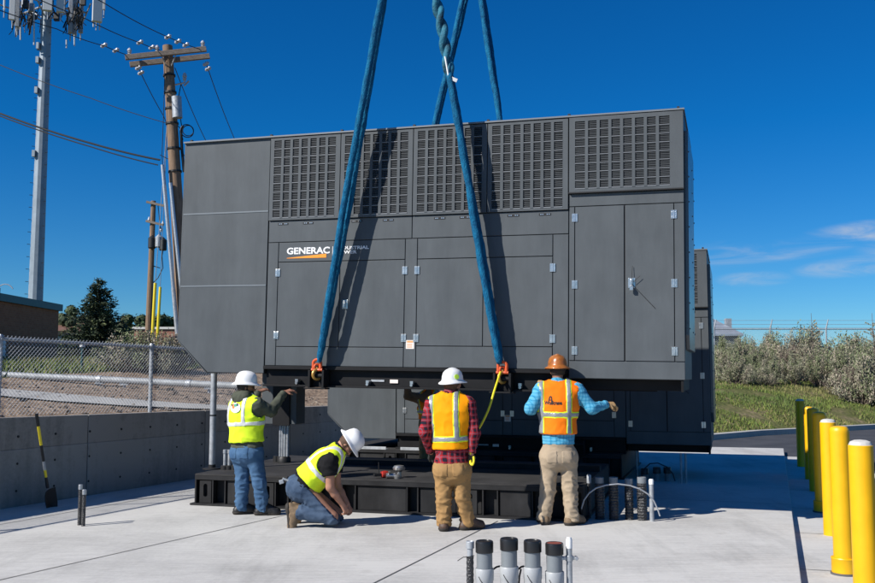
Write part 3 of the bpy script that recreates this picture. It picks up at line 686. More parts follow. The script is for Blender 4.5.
sling((-4.62, GW + 0.13, 0.0), (-3.36, GW + 0.5 + 0.047 * HW, HW), 'blue sling rising behind the roof, left one of the pair seen only above it')
sling((-2.15, GW + 0.13, 0.0), (-3.36, GW + 0.5 + 0.047 * HW, HW), 'blue sling rising behind the roof, right one of the pair seen only above it')

# yellow tag line
pl = gpt(-2.17, -0.16, 0.06)
hand3 = at(470.5, 459, 10.30)
pts = []
ctl = [pl, at(494.5, 390, 10.75), at(489, 408, 10.6), at(482, 423, 10.45), at(474.5, 436, 10.30), at(471, 449, 10.27), hand3, at(470.5, 463, 10.24), at(472.3, 464.6, 10.22), at(473.8, 461, 10.22), at(473.5, 456, 10.25)]
for i in range(len(ctl) - 1):
    a, b, c, d = ctl[max(0, i - 1)], ctl[i], ctl[i + 1], ctl[min(len(ctl) - 1, i + 2)]
    for q in np.arange(0, 1, 0.2):
        pts.append(0.5 * ((2 * b) + (c - a) * q + (2 * a - 5 * b + 4 * c - d) * q * q + (3 * b - a - 3 * c + d) * q ** 3))
o = MB().tube(pts, 0.0125, 7).build('tag_line', M['rope'], smooth=True)
tag(rebase(o, hand3), 'yellow tag rope hanging from the right front lug down to a gloved hand', 'rope')

# ------------------------------------------------------------------ people (signed-distance bodies meshed once each)
class Field:
    def __init__(s, lo, hi, h):
        s.lo = np.array(lo, float); s.h = h; s.n = np.ceil((np.array(hi) - s.lo) / h).astype(int) + 1
        s.ax = [s.lo[i] + h * np.arange(s.n[i]) for i in range(3)]
    def grid(s, sl=None):
        sl = sl or [slice(None)] * 3
        return (s.ax[0][sl[0]][:, None, None], s.ax[1][sl[1]][None, :, None], s.ax[2][sl[2]][None, None, :])
    def empty(s): return np.full(s.n, 0.5, np.float32)
def _caps(X, Y, Z, a, b, ra, rb, flat=None):
    a = np.array(a, float); b = np.array(b, float)
    if flat is not None:
        fd = np.array(flat[0], float); fd /= np.linalg.norm(fd); fk = flat[1] - 1
        t = fk * ((X - a[0]) * fd[0] + (Y - a[1]) * fd[1] + (Z - a[2]) * fd[2])
        X = X + t * fd[0]; Y = Y + t * fd[1]; Z = Z + t * fd[2]
        b = b + fk * np.dot(b - a, fd) * fd
    d = b - a; L2 = max(1e-9, d @ d)
    t = np.clip(((X - a[0]) * d[0] + (Y - a[1]) * d[1] + (Z - a[2]) * d[2]) / L2, 0, 1)
    return np.sqrt((X - a[0] - t * d[0]) ** 2 + (Y - a[1] - t * d[1]) ** 2 + (Z - a[2] - t * d[2]) ** 2) - (ra + (rb - ra) * t)
def evalp(fld, prims, grow=0.0, k=0.03):
    out = fld.empty()
    for p in prims:
        a, b, ra, rb = p[0], p[1], p[2] + grow, p[3] + grow
        opt = p[4] if len(p) > 4 else {}
        mg = max(ra, rb) + 0.09; lo = np.minimum(a, b) - mg; hi = np.maximum(a, b) + mg
        i0 = np.maximum(0, np.floor((lo - fld.lo) / fld.h).astype(int)); i1 = np.minimum(fld.n, np.ceil((hi - fld.lo) / fld.h).astype(int) + 1)
        if (i1 <= i0).any(): continue
        sl = tuple(slice(i0[i], i1[i]) for i in range(3)); X, Y, Z = fld.grid(sl)
        d = _caps(X, Y, Z, a, b, ra, rb, opt.get('flat'))
        for (pp, nn) in opt.get('cut', []):
            d = np.maximum(d, (X - pp[0]) * nn[0] + (Y - pp[1]) * nn[1] + (Z - pp[2]) * nn[2])
        kk = opt.get('k', k); cur = out[sl]
        h = np.maximum(kk - np.abs(cur - d), 0) / kk
        out[sl] = np.minimum(cur, d) - h * h * kk * 0.25
    return out
def nets(d, fld):
    s = d < 0; nx, ny, nz = d.shape
    c = [s[i:nx - 1 + i, j:ny - 1 + j, k:nz - 1 + k] for i in (0, 1) for j in (0, 1) for k in (0, 1)]
    tot = sum(x.astype(np.int8) for x in c); act = (tot > 0) & (tot < 8)
    ci = np.argwhere(act)
    if len(ci) == 0: return np.zeros((0, 3)), np.zeros((0, 4), int)
    idx = np.full(act.shape, -1, np.int64); idx[act] = np.arange(len(ci))
    acc = np.zeros((len(ci), 3)); cnt = np.zeros(len(ci))
    cor = [(i, j, k) for i in (0, 1) for j in (0, 1) for k in (0, 1)]
    val = {q: d[ci[:, 0] + q[0], ci[:, 1] + q[1], ci[:, 2] + q[2]] for q in cor}
    for a in cor:
        for ax in range(3):
            if a[ax] == 0:
                b = list(a); b[ax] = 1; b = tuple(b); va, vb = val[a], val[b]; m = (va < 0) != (vb < 0)
                t = np.where(m, va / np.where(m, va - vb, 1), 0)
                for q in range(3):
                    acc[:, q] += np.where(m, a[q] + (t if q == ax else 0), 0)
                cnt += m
    vs = fld.lo + fld.h * (ci + acc / cnt[:, None])
    fs = []
    for ax in range(3):
        a1, a2 = (ax + 1) % 3, (ax + 2) % 3
        sa = [slice(None)] * 3; sb = [slice(None)] * 3; sa[ax] = slice(0, -1); sb[ax] = slice(1, None)
        for q in (a1, a2): sa[q] = slice(1, -1); sb[q] = slice(1, -1)
        A_, B_ = s[tuple(sa)], s[tuple(sb)]
        e = np.argwhere(A_ != B_)
        if len(e) == 0: continue
        flip = A_[e[:, 0], e[:, 1], e[:, 2]]
        base = e.copy(); base[:, a1] += 1; base[:, a2] += 1
        def at_(o1, o2):
            q = base.copy(); q[:, a1] -= o1; q[:, a2] -= o2; return idx[q[:, 0], q[:, 1], q[:, 2]]
        qd = np.stack([at_(1, 1), at_(0, 1), at_(0, 0), at_(1, 0)], 1)
        qd = np.where(flip[:, None], qd, qd[:, ::-1]); fs.append(qd)
    return vs, np.concatenate(fs)
def vnoise(P, seed=0):
    P = np.asarray(P); i = np.floor(P).astype(np.int64); f = P - i; f = f * f * (3 - 2 * f); r = 0
    def hsh(a, b, c):
        h = (a * 374761393 + b * 668265263 + c * 2147483647 + seed * 974634777) & 0x7fffffff
        h = ((h ^ (h >> 13)) * 1274126177) & 0x7fffffff; return ((h ^ (h >> 16)) & 0xffff) / 65535.0
    for dx in (0, 1):
        for dy in (0, 1):
            for dz in (0, 1):
                wgt = (f[:, 0] if dx else 1 - f[:, 0]) * (f[:, 1] if dy else 1 - f[:, 1]) * (f[:, 2] if dz else 1 - f[:, 2])
                r = r + wgt * hsh(i[:, 0] + dx, i[:, 1] + dy, i[:, 2] + dz)
    return r * 2 - 1
def folds(amp, f1, seed):
    amp = amp * 0.72; f1 = tuple(q * 1.35 for q in f1)
    def fn(P):
        w = P + 0.05 * np.stack([vnoise(P * 5, seed + 1), vnoise(P * 5, seed + 2), vnoise(P * 5, seed + 3)], 1)
        r1 = 1 - 2 * np.abs(vnoise(w * np.array(f1), seed)) ** 0.7; r2 = vnoise(w * np.array(f1) * 2.1 + 7, seed + 4)
        return amp * (r1 * 0.75 + r2 * 0.35 - 0.15)
    return fn
def mesh_from(name, d, fld, m, parent, org, disp=None):
    vs, fs = nets(d, fld)
    me = D.meshes.new(name); me.from_pydata(vs.tolist(), [], fs.tolist()); me.update()
    if disp is not None:
        nr = np.zeros(len(vs) * 3); me.vertex_normals.foreach_get('vector', nr); nr = nr.reshape(-1, 3)
        vs = vs + nr * disp(vs)[:, None]
    vs = vs - np.array(org)
    me.vertices.foreach_set('co', vs.astype(np.float32).ravel()); me.materials.append(m); me.update(); me.shade_smooth()
    o = D.objects.new(name, me); COL.objects.link(o)
    if parent is not None: o.parent = parent
    return o
def nv(v): v = np.array(v, float); return v / np.linalg.norm(v)
def hand_prims(wr, d, n, sg, curl, sc=1.0, g=0.0):
    """wr wrist, d hand direction, n palm normal, sg thumb side, curl 0..1"""
    d = nv(d); n = np.array(n, float); n = nv(n - d * (n @ d)); s = np.cross(d, n) * sg; P = []
    wr = np.array(wr, float)
    for o in (-0.024, 0.0, 0.024):
        P.append((wr + d * 0.012 + s * o * 0.5, wr + d * 0.088 * sc + s * o, 0.017 + g, 0.0145 + g, {'k': 0.014}))
    for q, (o, ln) in enumerate(((0.033, 0.92), (0.011, 1.02), (-0.011, 0.96), (-0.031, 0.76))):
        p = wr + d * 0.088 * sc + s * o; an = 0.0
        for L_, r0, r1, c in ((0.044, 0.0098, 0.009, 0.55), (0.028, 0.009, 0.0082, 0.75), (0.022, 0.0082, 0.0066, 0.5)):
            an += curl * c * 1.5 * (1 + 0.12 * (q - 1.5)) + 0.08
            dd = d * math.cos(an) + n * math.sin(an) + s * (o * 1.6) * (1 - curl * 0.7)
            p2 = p + nv(dd) * L_ * ln * sc; P.append((p, p2, r0 + g, r1 + g, {'k': 0.004})); p = p2
    p = wr + d * 0.03 + s * 0.026; td = nv(d * 0.65 + s * 0.75 + n * (0.25 + 0.5 * curl)); p2 = p + td * 0.045 * sc
    P.append((p, p2, 0.0145 + g, 0.0115 + g, {'k': 0.01})); td2 = nv(d * 0.9 + s * 0.15 + n * (0.3 + 0.7 * curl))
    P.append((p2, p2 + td2 * 0.034 * sc, 0.011 + g, 0.0085 + g, {'k': 0.006}))
    return P
def person(name_label, J, fwd, hf, W, group=None):
    """J joints (world), fwd torso forward, hf head forward, W wardrobe"""
    J = {k: np.array(v, float) for k, v in J.items()}
    gz = W.get('gz', 0.0)
    org = np.array([J['pelvis'][0], J['pelvis'][1], gz])
    root = thing('person', org, label=name_label, cat='person', group=group)
    fwd = nv(fwd); up = nv(J['chest'] - J['pelvis']); side = nv(np.cross(fwd, up)); fwd = nv(np.cross(up, side))     # side = his right
    hfv = nv(hf); hup = nv(W.get('hup', (0, 0, 1))); hs = nv(np.cross(hfv, hup)); hup = nv(np.cross(hs, hfv)); hc = J['head']
    b = W.get('bulk', 1.0); fl = {'flat': (fwd, 1.38)}
    torso = [(J['pelvis'] - side * 0.07, J['pelvis'] + side * 0.07, 0.125 * b, 0.125 * b, {'flat': (fwd, 1.15), 'k': 0.06}),
             (J['pelvis'] + up * 0.05, J['chest'] - up * 0.14, 0.155 * b, 0.172 * b, {'flat': (fwd, 1.22), 'k': 0.07}),
             (J['chest'] - up * 0.14 - side * 0.06, J['chest'] - up * 0.14 + side * 0.06, 0.145 * b, 0.145 * b, {'flat': (fwd, 1.25), 'k': 0.07}),
             (J['shL'] * 0.72 + J['shR'] * 0.28 - up * 0.05, J['shR'] * 0.72 + J['shL'] * 0.28 - up * 0.05, 0.095 * b, 0.095 * b, {'k': 0.07}),
             (J['neck'] - up * 0.03, J['shL'] - up * 0.01, 0.06, 0.06, {'k': 0.06}), (J['neck'] - up * 0.03, J['shR'] - up * 0.01, 0.06, 0.06, {'k': 0.06})]
    limb = {}
    for S in 'LR':
        limb['arm' + S] = [(J['sh' + S], J['el' + S], 0.063, 0.047, {'k': 0.04}), (J['el' + S], J['el' + S] * 0.6 + J['wr' + S] * 0.4, 0.046, 0.045, {'k': 0.02}), (J['el' + S] * 0.6 + J['wr' + S] * 0.4, J['wr' + S], 0.044, 0.029, {'k': 0.02})]
        limb['leg' + S] = [(J['hip' + S], J['kn' + S], 0.098, 0.062, {'k': 0.05}), (J['kn' + S], J['kn' + S] * 0.6 + J['an' + S] * 0.4, 0.06, 0.06, {'k': 0.02}), (J['kn' + S] * 0.6 + J['an' + S] * 0.4, J['an' + S], 0.058, 0.043, {'k': 0.02})]
    neck = [(J['neck'] - up * 0.02, hc - hup * 0.05 - hfv * 0.02, 0.062, 0.057, {'k': 0.03})]
    head = [(hc - hfv * 0.022 + hup * 0.025, hc + hfv * 0.025 + hup * 0.03, 0.083, 0.078, {'k': 0.02}),
            (hc + hfv * 0.03 - hup * 0.005, hc + hfv * 0.04 - hup * 0.075, 0.062, 0.042, {'k': 0.03}),
            (hc - hup * 0.06 + hfv * 0.005, hc - hup * 0.093 + hfv * 0.06, 0.05, 0.03, {'k': 0.03}),
            (hc + hfv * 0.088 + hup * 0.005, hc + hfv * 0.108 - hup * 0.035, 0.0095, 0.0145, {'k': 0.012}),
            (hc + hfv * 0.082 + hup * 0.022 - hs * 0.03, hc + hfv * 0.082 + hup * 0.022 + hs * 0.03, 0.012, 0.012, {'k': 0.015}),
            (hc + hfv * 0.082 - hup * 0.062 - hs * 0.016, hc + hfv * 0.082 - hup * 0.062 + hs * 0.016, 0.011, 0.011, {'k': 0.012})]
    for sg in (-1, 1):
        e = hc + hs * sg * 0.079 - hfv * 0.008
        head.append((e + hup * 0.018, e - hup * 0.02, 0.019, 0.013, {'flat': (hs, 1.9), 'k': 0.008}))
    hands = []; gloves = {}
    for S, sg in (('L', -1), ('R', 1)):
        hd, hn, cu = W['hand' + S]; side_sg = W.get('thumb' + S, 1)
        hands += hand_prims(J['wr' + S], hd, hn, side_sg, cu)
        gloves[S] = hand_prims(J['wr' + S], hd, hn, side_sg, cu, g=0.004)
    feet = []; boots = {}; sole = {}
    for S in 'LR':
        td = nv(W['toe' + S]); sn = nv(W.get('sn' + S, (0, 0, -1))); an = J['an' + S]
        hl = an + sn * 0.055 - td * 0.045; tb = an + sn * 0.062 + td * 0.165
        feet += [(an, hl, 0.043, 0.034, {'k': 0.02}), (an, tb, 0.04, 0.028, {'k': 0.02}), (hl, tb, 0.03, 0.032, {'k': 0.02})]
        cutp = an + sn * 0.098
        ct = {'cut': [(cutp, sn)], 'k': 0.03}
        boots[S] = [(an - sn * 0.07, an, 0.058, 0.056, ct), (an, hl, 0.056, 0.05, ct), (an + td * 0.03, tb, 0.056, 0.05, dict(ct)), (hl, tb, 0.047, 0.052, ct)]
        st0 = an + sn * 0.082
        c2 = {'cut': [(cutp + sn * 0.0, sn), (st0 - sn * 0.012, -sn)], 'k': 0.03}
        sole[S] = [(hl, tb, 0.056, 0.06, c2), (hl, hl + td * 0.01, 0.058, 0.058, c2)]
    allp = torso + limb['armL'] + limb['armR'] + limb['legL'] + limb['legR'] + neck + head + hands + feet
    pts = np.array([q for p in allp for q in (p[0], p[1])]); lo, hi = pts.min(0) - 0.24, pts.max(0) + 0.24; lo[2] = max(lo[2], gz - 0.02)
    fb = Field(lo, hi, 0.0085)
    d = evalp(fb, allp); skin = mesh_from('body', d, fb, M[W['skin']], root, org)
    fc = Field(lo, hi, 0.0105)
    X, Y, Z = fc.grid()
    def plane(p, n): p = np.array(p, float); n = nv(n); return (X - p[0]) * n[0] + (Y - p[1]) * n[1] + (Z - p[2]) * n[2]
    # eyes
    for sg in (-1, 1):
        eb = MB(); e = hc + hs * sg * 0.032 + hfv * 0.083 + hup * 0.002
        eb.lathe([(0.0001, -0.011), (0.008, -0.008), (0.011, 0), (0.008, 0.008), (0.0001, 0.011)], 8, tuple(e)); eb.build('eye', M['eye'], root, smooth=True, off=Vector(org))
    # trousers
    pr = []
    lk = W.get('leg', (0.118, 0.092, 0.084))
    for S in 'LR':
        hip, kn, an = J['hip' + S], J['kn' + S], J['an' + S]; sh = nv(an - kn)
        endp = an + sh * W.get('cuff', 0.035)
        pr += [(hip, kn, lk[0], lk[1], {'k': 0.03}), (kn, endp + sh * 0.06, lk[1], lk[2], {'cut': [(endp, sh)], 'k': 0.03})]
    pr += [(J['pelvis'] - side * 0.07, J['pelvis'] + side * 0.07, 0.145 * b, 0.145 * b, {'flat': (fwd, 1.12), 'k': 0.05}), (J['pelvis'], J['pelvis'] + up * 0.14, 0.16 * b, 0.168 * b, {'flat': (fwd, 1.16), 'k': 0.05}),
           (J['pelvis'] - side * 0.075 - fwd * 0.05 - up * 0.02, J['pelvis'] + side * 0.075 - fwd * 0.05 - up * 0.02, 0.115 * b, 0.115 * b, {'k': 0.04})]
    d = evalp(fc, pr); d = np.maximum(d, plane(J['pelvis'] + up * W.get('waist', 0.10), up))
    cz = folds(W.get('pfold', 0.012) * 1.15, (9, 9, 12.5), 11); spots = [(J['kn' + S], 0.13, 0.9) for S in 'LR'] + [(J['an' + S], 0.15, 1.15) for S in 'LR'] + [(J['pelvis'] - up * 0.12, 0.14, 0.7)]
    def pdisp(P):
        m_ = 0.45 + sum(a_ * np.exp(-((P - c_) ** 2).sum(1) / r_ ** 2) for c_, r_, a_ in spots); return cz(P) * m_
    tr = mesh_from('trousers', d, fc, M[W['pants']], root, org, pdisp)
    for sg in (-1, 1):
        c_ = J['pelvis'] + side * 0.085 * sg - up * 0.0
        q = np.maximum(np.maximum(np.abs(plane(c_, side)) - 0.06, np.abs(plane(c_, up)) - 0.068), plane(J['pelvis'] - fwd * 0.06, fwd))
        mesh_from('back_pocket', np.maximum(d - 0.006, q), fc, M[W['pants']], tr, org, pdisp)
    # shirt
    sh_ = [p[:2] + (p[2] + 0.022, p[3] + 0.022) + p[4:] for p in torso]
    for S in 'LR':
        sl = W.get('sleeve', 1.0); shd, el, wr = J['sh' + S], J['el' + S], J['wr' + S]
        if sl >= 1:
            fd = nv(wr - el); endp = wr - fd * 0.005
            sh_ += [(shd, el, 0.086, 0.068, {'k': 0.05}), (el, endp + fd * 0.04, 0.066, 0.046, {'cut': [(endp, fd)], 'k': 0.03})]
        else:
            fd = nv(el - shd); endp = shd + (el - shd) * sl
            sh_ += [(shd, endp + fd * 0.07, 0.088, 0.078, {'cut': [(endp, fd)], 'k': 0.05})]
    if W.get('hood'):
        c0 = J['neck'] - fwd * 0.055 + up * 0.01
        sh_ += [(c0 - side * 0.07, c0 + side * 0.07, 0.07, 0.07, {'k': 0.04}), (J['neck'] + fwd * 0.03 - side * 0.05, J['neck'] + fwd * 0.03 + side * 0.05, 0.06, 0.06, {'k': 0.05}), (c0 - up * 0.07, c0 - up * 0.12, 0.07, 0.05, {'k': 0.05})]
    else:
        sh_ += [(J['neck'] - up * 0.01, J['neck'] + nv(hc - J['neck']) * 0.035, 0.074, 0.068, {'k': 0.03, 'cut': [(J['neck'] + nv(hc - J['neck']) * 0.04, nv(hc - J['neck']))]})]
    d = evalp(fc, sh_); hem = W.get('hem', -0.06); d = np.maximum(d, -plane(J['pelvis'] + up * hem, up))
    if not W.get('hood'): pass
    if hem < 0.05:
        ex = evalp(fc, [(J['pelvis'] + up * hem, J['pelvis'] + up * 0.1, 0.196 * b, 0.19 * b, {'flat': (fwd, 1.16)})]); ex = np.maximum(ex, -plane(J['pelvis'] + up * hem, up)); d = np.minimum(d, ex)
    mesh_from('shirt', d, fc, M[W['shirt']], root, org, folds(W.get('sfold', 0.010), (9, 9, 9), 23))
    # safety vest
    if 'vest' in W:
        vp = [p[:2] + (p[2] + 0.038, p[3] + 0.038) + p[4:] for p in torso]
        vd0 = evalp(fc, vp); vh = W.get('vhem', 0.04)
        vd0 = np.minimum(vd0, np.maximum(evalp(fc, [(J['pelvis'] + up * vh, J['chest'] - up * 0.1, 0.214 * b, 0.206 * b, {'flat': (fwd, 1.18)})]), -plane(J['pelvis'] + up * vh, up)))
        arm = evalp(fc, [(J['sh' + S] + (side if S == 'R' else -side) * 0.055 - up * 0.045, J['sh' + S] + (side if S == 'R' else -side) * 0.2 - up * 0.05, 0.112, 0.14, {'k': 0.01}) for S in 'LR'])
        nk = evalp(fc, [(J['neck'] - fwd * 0.01, J['neck'] + up * 0.2 - fwd * 0.01, 0.085, 0.12, {'k': 0.01}), (J['neck'] + fwd * 0.08 - up * 0.03, J['neck'] + fwd * 0.25 - up * 0.12, 0.07, 0.09, {'k': 0.01})])
        vd0 = np.maximum(vd0, -plane(J['pelvis'] + up * vh, up))
        def cutv(v): return np.maximum(np.maximum(v, -arm), -nk)
        vf = folds(W.get('vfold', 0.008), (8, 8, 6), 31)
        vest = mesh_from('safety_vest', cutv(vd0), fc, M[W['vest']], root, org, vf)
        def bands(hw, lst):
            r = fc.empty()
            for kind, a in lst:
                if kind == 'h': q = np.abs(plane(J['pelvis'] + up * a, up)) - hw
                elif kind == 'v':
                    q = np.abs(plane(J['pelvis'] + side * a[0], side + up * a[2] if len(a) > 2 else side)) - hw
                    q = np.maximum(q, -plane(J['pelvis'] + up * a[1], up))
                elif kind == 'd': q = np.abs(plane(J['pelvis'] + up * a[0], up + side * a[1])) - hw
                r = np.minimum(r, q)
            return r
        if W.get('border'):
            mesh_from('border_tape', cutv(np.maximum(vd0 - 0.004, bands(W['tw'] + 0.012, W['bands']))), fc, M[W['border']], vest, org, vf)
        mesh_from('reflective_tape', cutv(np.maximum(vd0 - 0.008, bands(W['tw'], W['bands']))), fc, M[W.get('tape', 'reflect')], vest, org, vf)
    # gloves, boots, hair
    if W.get('glove'):
        for S in 'LR': mesh_from('glove', evalp(fb, gloves[S]), fb, M[W['glove']], root, org)
    for S in 'LR':
        d = evalp(fc, boots[S]); bt = mesh_from('boot', d, fc, M[W['boots']], root, org, folds(0.004, (14, 14, 14), 5))
        d = evalp(fc, sole[S]); mesh_from('sole', d, fc, M[W.get('solem', 'sole')], bt, org)
    fh = Field(hc - 0.2, hc + 0.2, 0.007); Xh, Yh, Zh = fh.grid()
    def ph(p, n): n = nv(n); return (Xh - p[0]) * n[0] + (Yh - p[1]) * n[1] + (Zh - p[2]) * n[2]
    hd0 = evalp(fh, [(p[0], p[1], p[2] + 0.008, p[3] + 0.008) + p[4:] for p in head[:3]] + [(p[0], p[1], p[2] + .006, p[3] + .006) + p[4:] for p in neck])
    hr = np.maximum(np.maximum(hd0, ph(hc + hfv * 0.02, hfv)), -ph(hc - hup * 0.045, hup))
    mesh_from('hair', hr, fh, M[W['hair']], root, org)
    if W.get('beard'):
        bd = evalp(fh, [(p[0], p[1], p[2] + 0.012, p[3] + 0.012) + p[4:] for p in head[1:3]])
        bd = np.maximum(np.maximum(bd, ph(hc - hup * 0.04, hup)), -ph(hc - hfv * 0.012, hfv)); mesh_from('beard', bd, fh, M[W['beard']], root, org)
    if W.get('shades'):
        s = MB()
        for sg in (-1, 1):
            q0 = hc + hs * sg * 0.034 + hfv * 0.094 + hup * 0.004
            mt = Matrix.Translation(Vector(q0)) @ Matrix((Vector(hs), Vector(hfv), Vector(hup))).transposed().to_4x4()
            s.box(-0.028, 0.028, -0.004, 0.006, -0.02, 0.016, 0, mt)
            s.tube([Vector(q0 + hs * sg * 0.028), Vector(hc + hs * sg * 0.086 + hup * 0.01)], 0.004, 5)
        s.build('sunglasses', M['black'], root, off=Vector(org))
    # hard hat
    if W.get('hat'):
        tl = W.get('hat_tilt', 0.0); hu2 = nv(hup * math.cos(tl) + hfv * math.sin(tl)); hf2 = nv(np.cross(hu2, hs)); 
        if hf2 @ hfv < 0: hf2 = -hf2
        Rm = Matrix((Vector(hf2), Vector(-hs), Vector(hu2))).transposed().to_4x4(); mt = Matrix.Translation(Vector(hc + hup * 0.05 + hfv * 0.0)) @ Rm
        n = 36; vs = []; prof = [(0.94, -0.004), (1.28, -0.016), (1.30, -0.010), (1.285, -0.004), (1.02, 0.012), (0.985, 0.03), (0.955, 0.062), (0.86, 0.10), (0.66, 0.128), (0.36, 0.143), (0.08, 0.148)]
        for r, z in prof:
            for k in range(n):
                a = 2 * PI * k / n; ca, sa = math.cos(a), math.sin(a)
                rx, ry = 0.136, 0.114
                ex = 1.0
                if r > 1.1: ex = 1 + 0.10 * max(0, ca) ** 2
                zz = z
                if r > 1.1: zz -= 0.012 * abs(ca) ** 1.5 * (1 if ca < 0 else 0.4)
                if z > 0.05: zz += 0.010 * math.exp(-(sa * r / 0.22) ** 2) * min(1, (z - 0.05) / 0.04)   # crown ridge
                vs.append(mt @ Vector((rx * r * ca * ex, ry * r * sa * ex, zz)))
        m_ = len(prof); fs = [(i * n + k, i * n + (k + 1) % n, (i + 1) * n + (k + 1) % n, (i + 1) * n + k) for i in range(m_ - 1) for k in range(n)] + [tuple((m_ - 1) * n + k for k in range(n))]
        hb = MB(); hb.add(vs, fs); hat = hb.build('hard_hat', M[W['hat']], root, smooth=True, off=Vector(org), sharp=1.0)
        s = MB(); s.lathe([(0.115, 0.0), (0.117, 0.012), (0.108, 0.012), (0.106, 0.0)], 24, (0, 0, -0.02), 0, mt @ Matrix.Diagonal((1.12, 0.93, 1, 1))); s.build('suspension_band', M['black'], hat, smooth=True, off=Vector(org))
        if W.get('sticker'):
            a = W['sticker']; ca, sa = math.cos(a), math.sin(a)
            pc = mt @ Vector((0.134 * ca, 0.113 * sa, 0.055)); nrm = (mt.to_3x3() @ Vector((ca, sa, 0.25))).normalized()
            q = nrm.to_track_quat('Z', 'Y').to_matrix().to_4x4()
            MB().lathe([(0.028, -0.004), (0.028, 0.006), (0.001, 0.007)], 14, (0, 0, 0), 0, Matrix.Translation(pc) @ q).build('hat_sticker', M[W.get('sticker_m', 'sticker')], hat, off=Vector(org))
    return root, org, dict(up=up, side=side, fwd=fwd)

def decal_on(ob_name_parent, org, shape_pts, mats_, ray_from, direction): pass

def project_on(ob, target, org, direction, lift=0.004):
    """lay a flat printed mark onto cloth: each vertex slides along direction until it meets the vest"""
    dv = Vector(direction).normalized(); o3 = Vector(org)
    for v in ob.data.vertices:
        ok, p, nrm, fi = target.ray_cast(v.co - dv * 0.6, dv)
        if ok: v.co = p - dv * lift
    ob.parent = target
def child(root, stem):
    return [c for c in root.children if c.name.split('.')[0] == stem][0]
def foot(p): p = p.copy(); p.z = 0.098; return p

# man in copper hat, arms spread
Y = 10.78
r4, o4, f4 = person('worker in copper brown hard hat, blue plaid shirt and orange vest, right arm stretched out', dict(
    pelvis=at(558.5, 456, Y), chest=at(558, 394, Y), neck=at(557.5, 383, Y + .02), head=at(557.5, 371.5, Y + .05),
    shL=at(541.5, 390, Y - .01), shR=at(576.5, 390, Y - .01), elL=at(530.5, 409, Y - .06), elR=at(592, 408.5, Y - .04), wrL=at(540.5, 391, Y + .18), wrR=at(607, 404, Y + .1),
    hipL=at(549.5, 458, Y), hipR=at(568, 458, Y), knL=at(548, 489, Y + .02), knR=at(570, 489, Y - .01), anL=foot(at(544, 516, Y + .02)), anR=foot(at(571.5, 517, Y - .05))),
    (0.06, 1, 0), (0.0, 1, -0.05), dict(skin='skin_dark', hair='hair', pants='khaki', shirt='plaid_blue', vest='vest_orange', glove='glove_tan', boots='boot_tan', hat='brown_hat',
    handL=((0.12, 0.35, 1), (0.3, 0.9, -0.2), 0.5), thumbL=1, handR=((1, 0.3, -0.05), (0.1, 0.5, -0.8), 0.75), thumbR=-1, toeL=(-0.12, 1, 0), toeR=(0.75, 0.66, 0), bulk=1.0,
    vhem=0.255, hem=0.135, waist=0.18, leg=(0.108, 0.085, 0.080), cuff=0.055, pfold=0.016, sfold=0.012, border='lime', tw=0.026,
    bands=[('h', 0.475), ('v', (-0.20, 0.26)), ('v', (0.115, 0.26))], hat_tilt=0.0))
vest4 = child(r4, 'safety_vest')
# dark print on the back: a small crane mark above a word
OFF = Vector(o4)
up4, sd4, fw4 = (Vector(f4[k]) for k in ('up', 'side', 'fwd'))
pc = Vector(o4) + up4 * 0; pc = at(544.4, 404.6, Y - 0.35)
tm = text_mesh('vest_print', 'Wolfcrane', 0.062, M['patch_black'], None, pc, 0.74, 0.002, extrude=0.0); fw4 = at(553, 403, Y) - Vector((0, 0, CAMH))
project_on(tm, vest4, o4, fw4)
cm = MB()
def pline(a, b, w_=0.006):
    a, b = at(*a, Y - 0.35), at(*b, Y - 0.35); d = (b - a).normalized(); n_ = Vector((-d.z, 0, d.x)) * w_; k = 8
    vs = []
    for i in range(k + 1):
        p = a.lerp(b, i / k); vs += [p - n_, p + n_]
    cm.add(vs, [(2 * i, 2 * i + 2, 2 * i + 3, 2 * i + 1) for i in range(k)])
pline((548.3, 402), (549.6, 396.5)); pline((549.6, 396.5), (551.2, 396.3)); pline((551.2, 396.3), (551.8, 401.5)); pline((549.0, 400), (551.6, 399.8), 0.004)
ck = cm.build('vest_mark', M['patch_black'], None); project_on(ck, vest4, o4, fw4)
OFF = Vector((0, 0, 0))

# man in red plaid, back to us
Y = 10.36
r3, o3, f3 = person('worker in red plaid shirt, amber vest and white hard hat, holding the yellow rope', dict(
    pelvis=at(452, 469, Y), chest=at(449.5, 406, Y), neck=at(450.5, 394.5, Y + .02), head=at(452.5, 386, Y + .05),
    shL=at(432.5, 404, Y), shR=at(467.5, 404, Y), elL=at(425, 432, Y - .04), elR=at(474, 433, Y - .05), wrL=at(431, 452, Y + .14), wrR=at(471, 453.5, Y - .06),
    hipL=at(443.5, 470, Y), hipR=at(461.5, 470, Y), knL=at(444, 499, Y), knR=at(462.5, 497, Y), anL=foot(at(444, 522, Y)), anR=foot(at(467.5, 521, Y + .05))),
    (0.16, 1, 0), (0.62, 0.78, 0), dict(skin='skin', hair='hair_brown', beard='hair_grey', pants='duck', shirt='plaid_red', vest='vest_amber', glove='glove_black', boots='boot_brown', hat='white_hat',
    handL=((0.25, 0.75, -0.5), (0.5, 0, -0.8), 0.6), thumbL=1, handR=((-0.02, 0.15, -1), (-0.3, 0.9, 0.1), 0.9), thumbR=1, toeL=(0.05, 1, 0), toeR=(0.85, 0.5, 0), bulk=0.98,
    vhem=0.225, hem=0.07, waist=0.13, leg=(0.107, 0.085, 0.080), cuff=0.05, pfold=0.014, border='lime', tw=0.026,
    bands=[('h', 0.335), ('v', (-0.19, 0.33)), ('v', (0.09, 0.33))], sticker=-2.0, sticker_m='sticker', hat_tilt=-0.03))

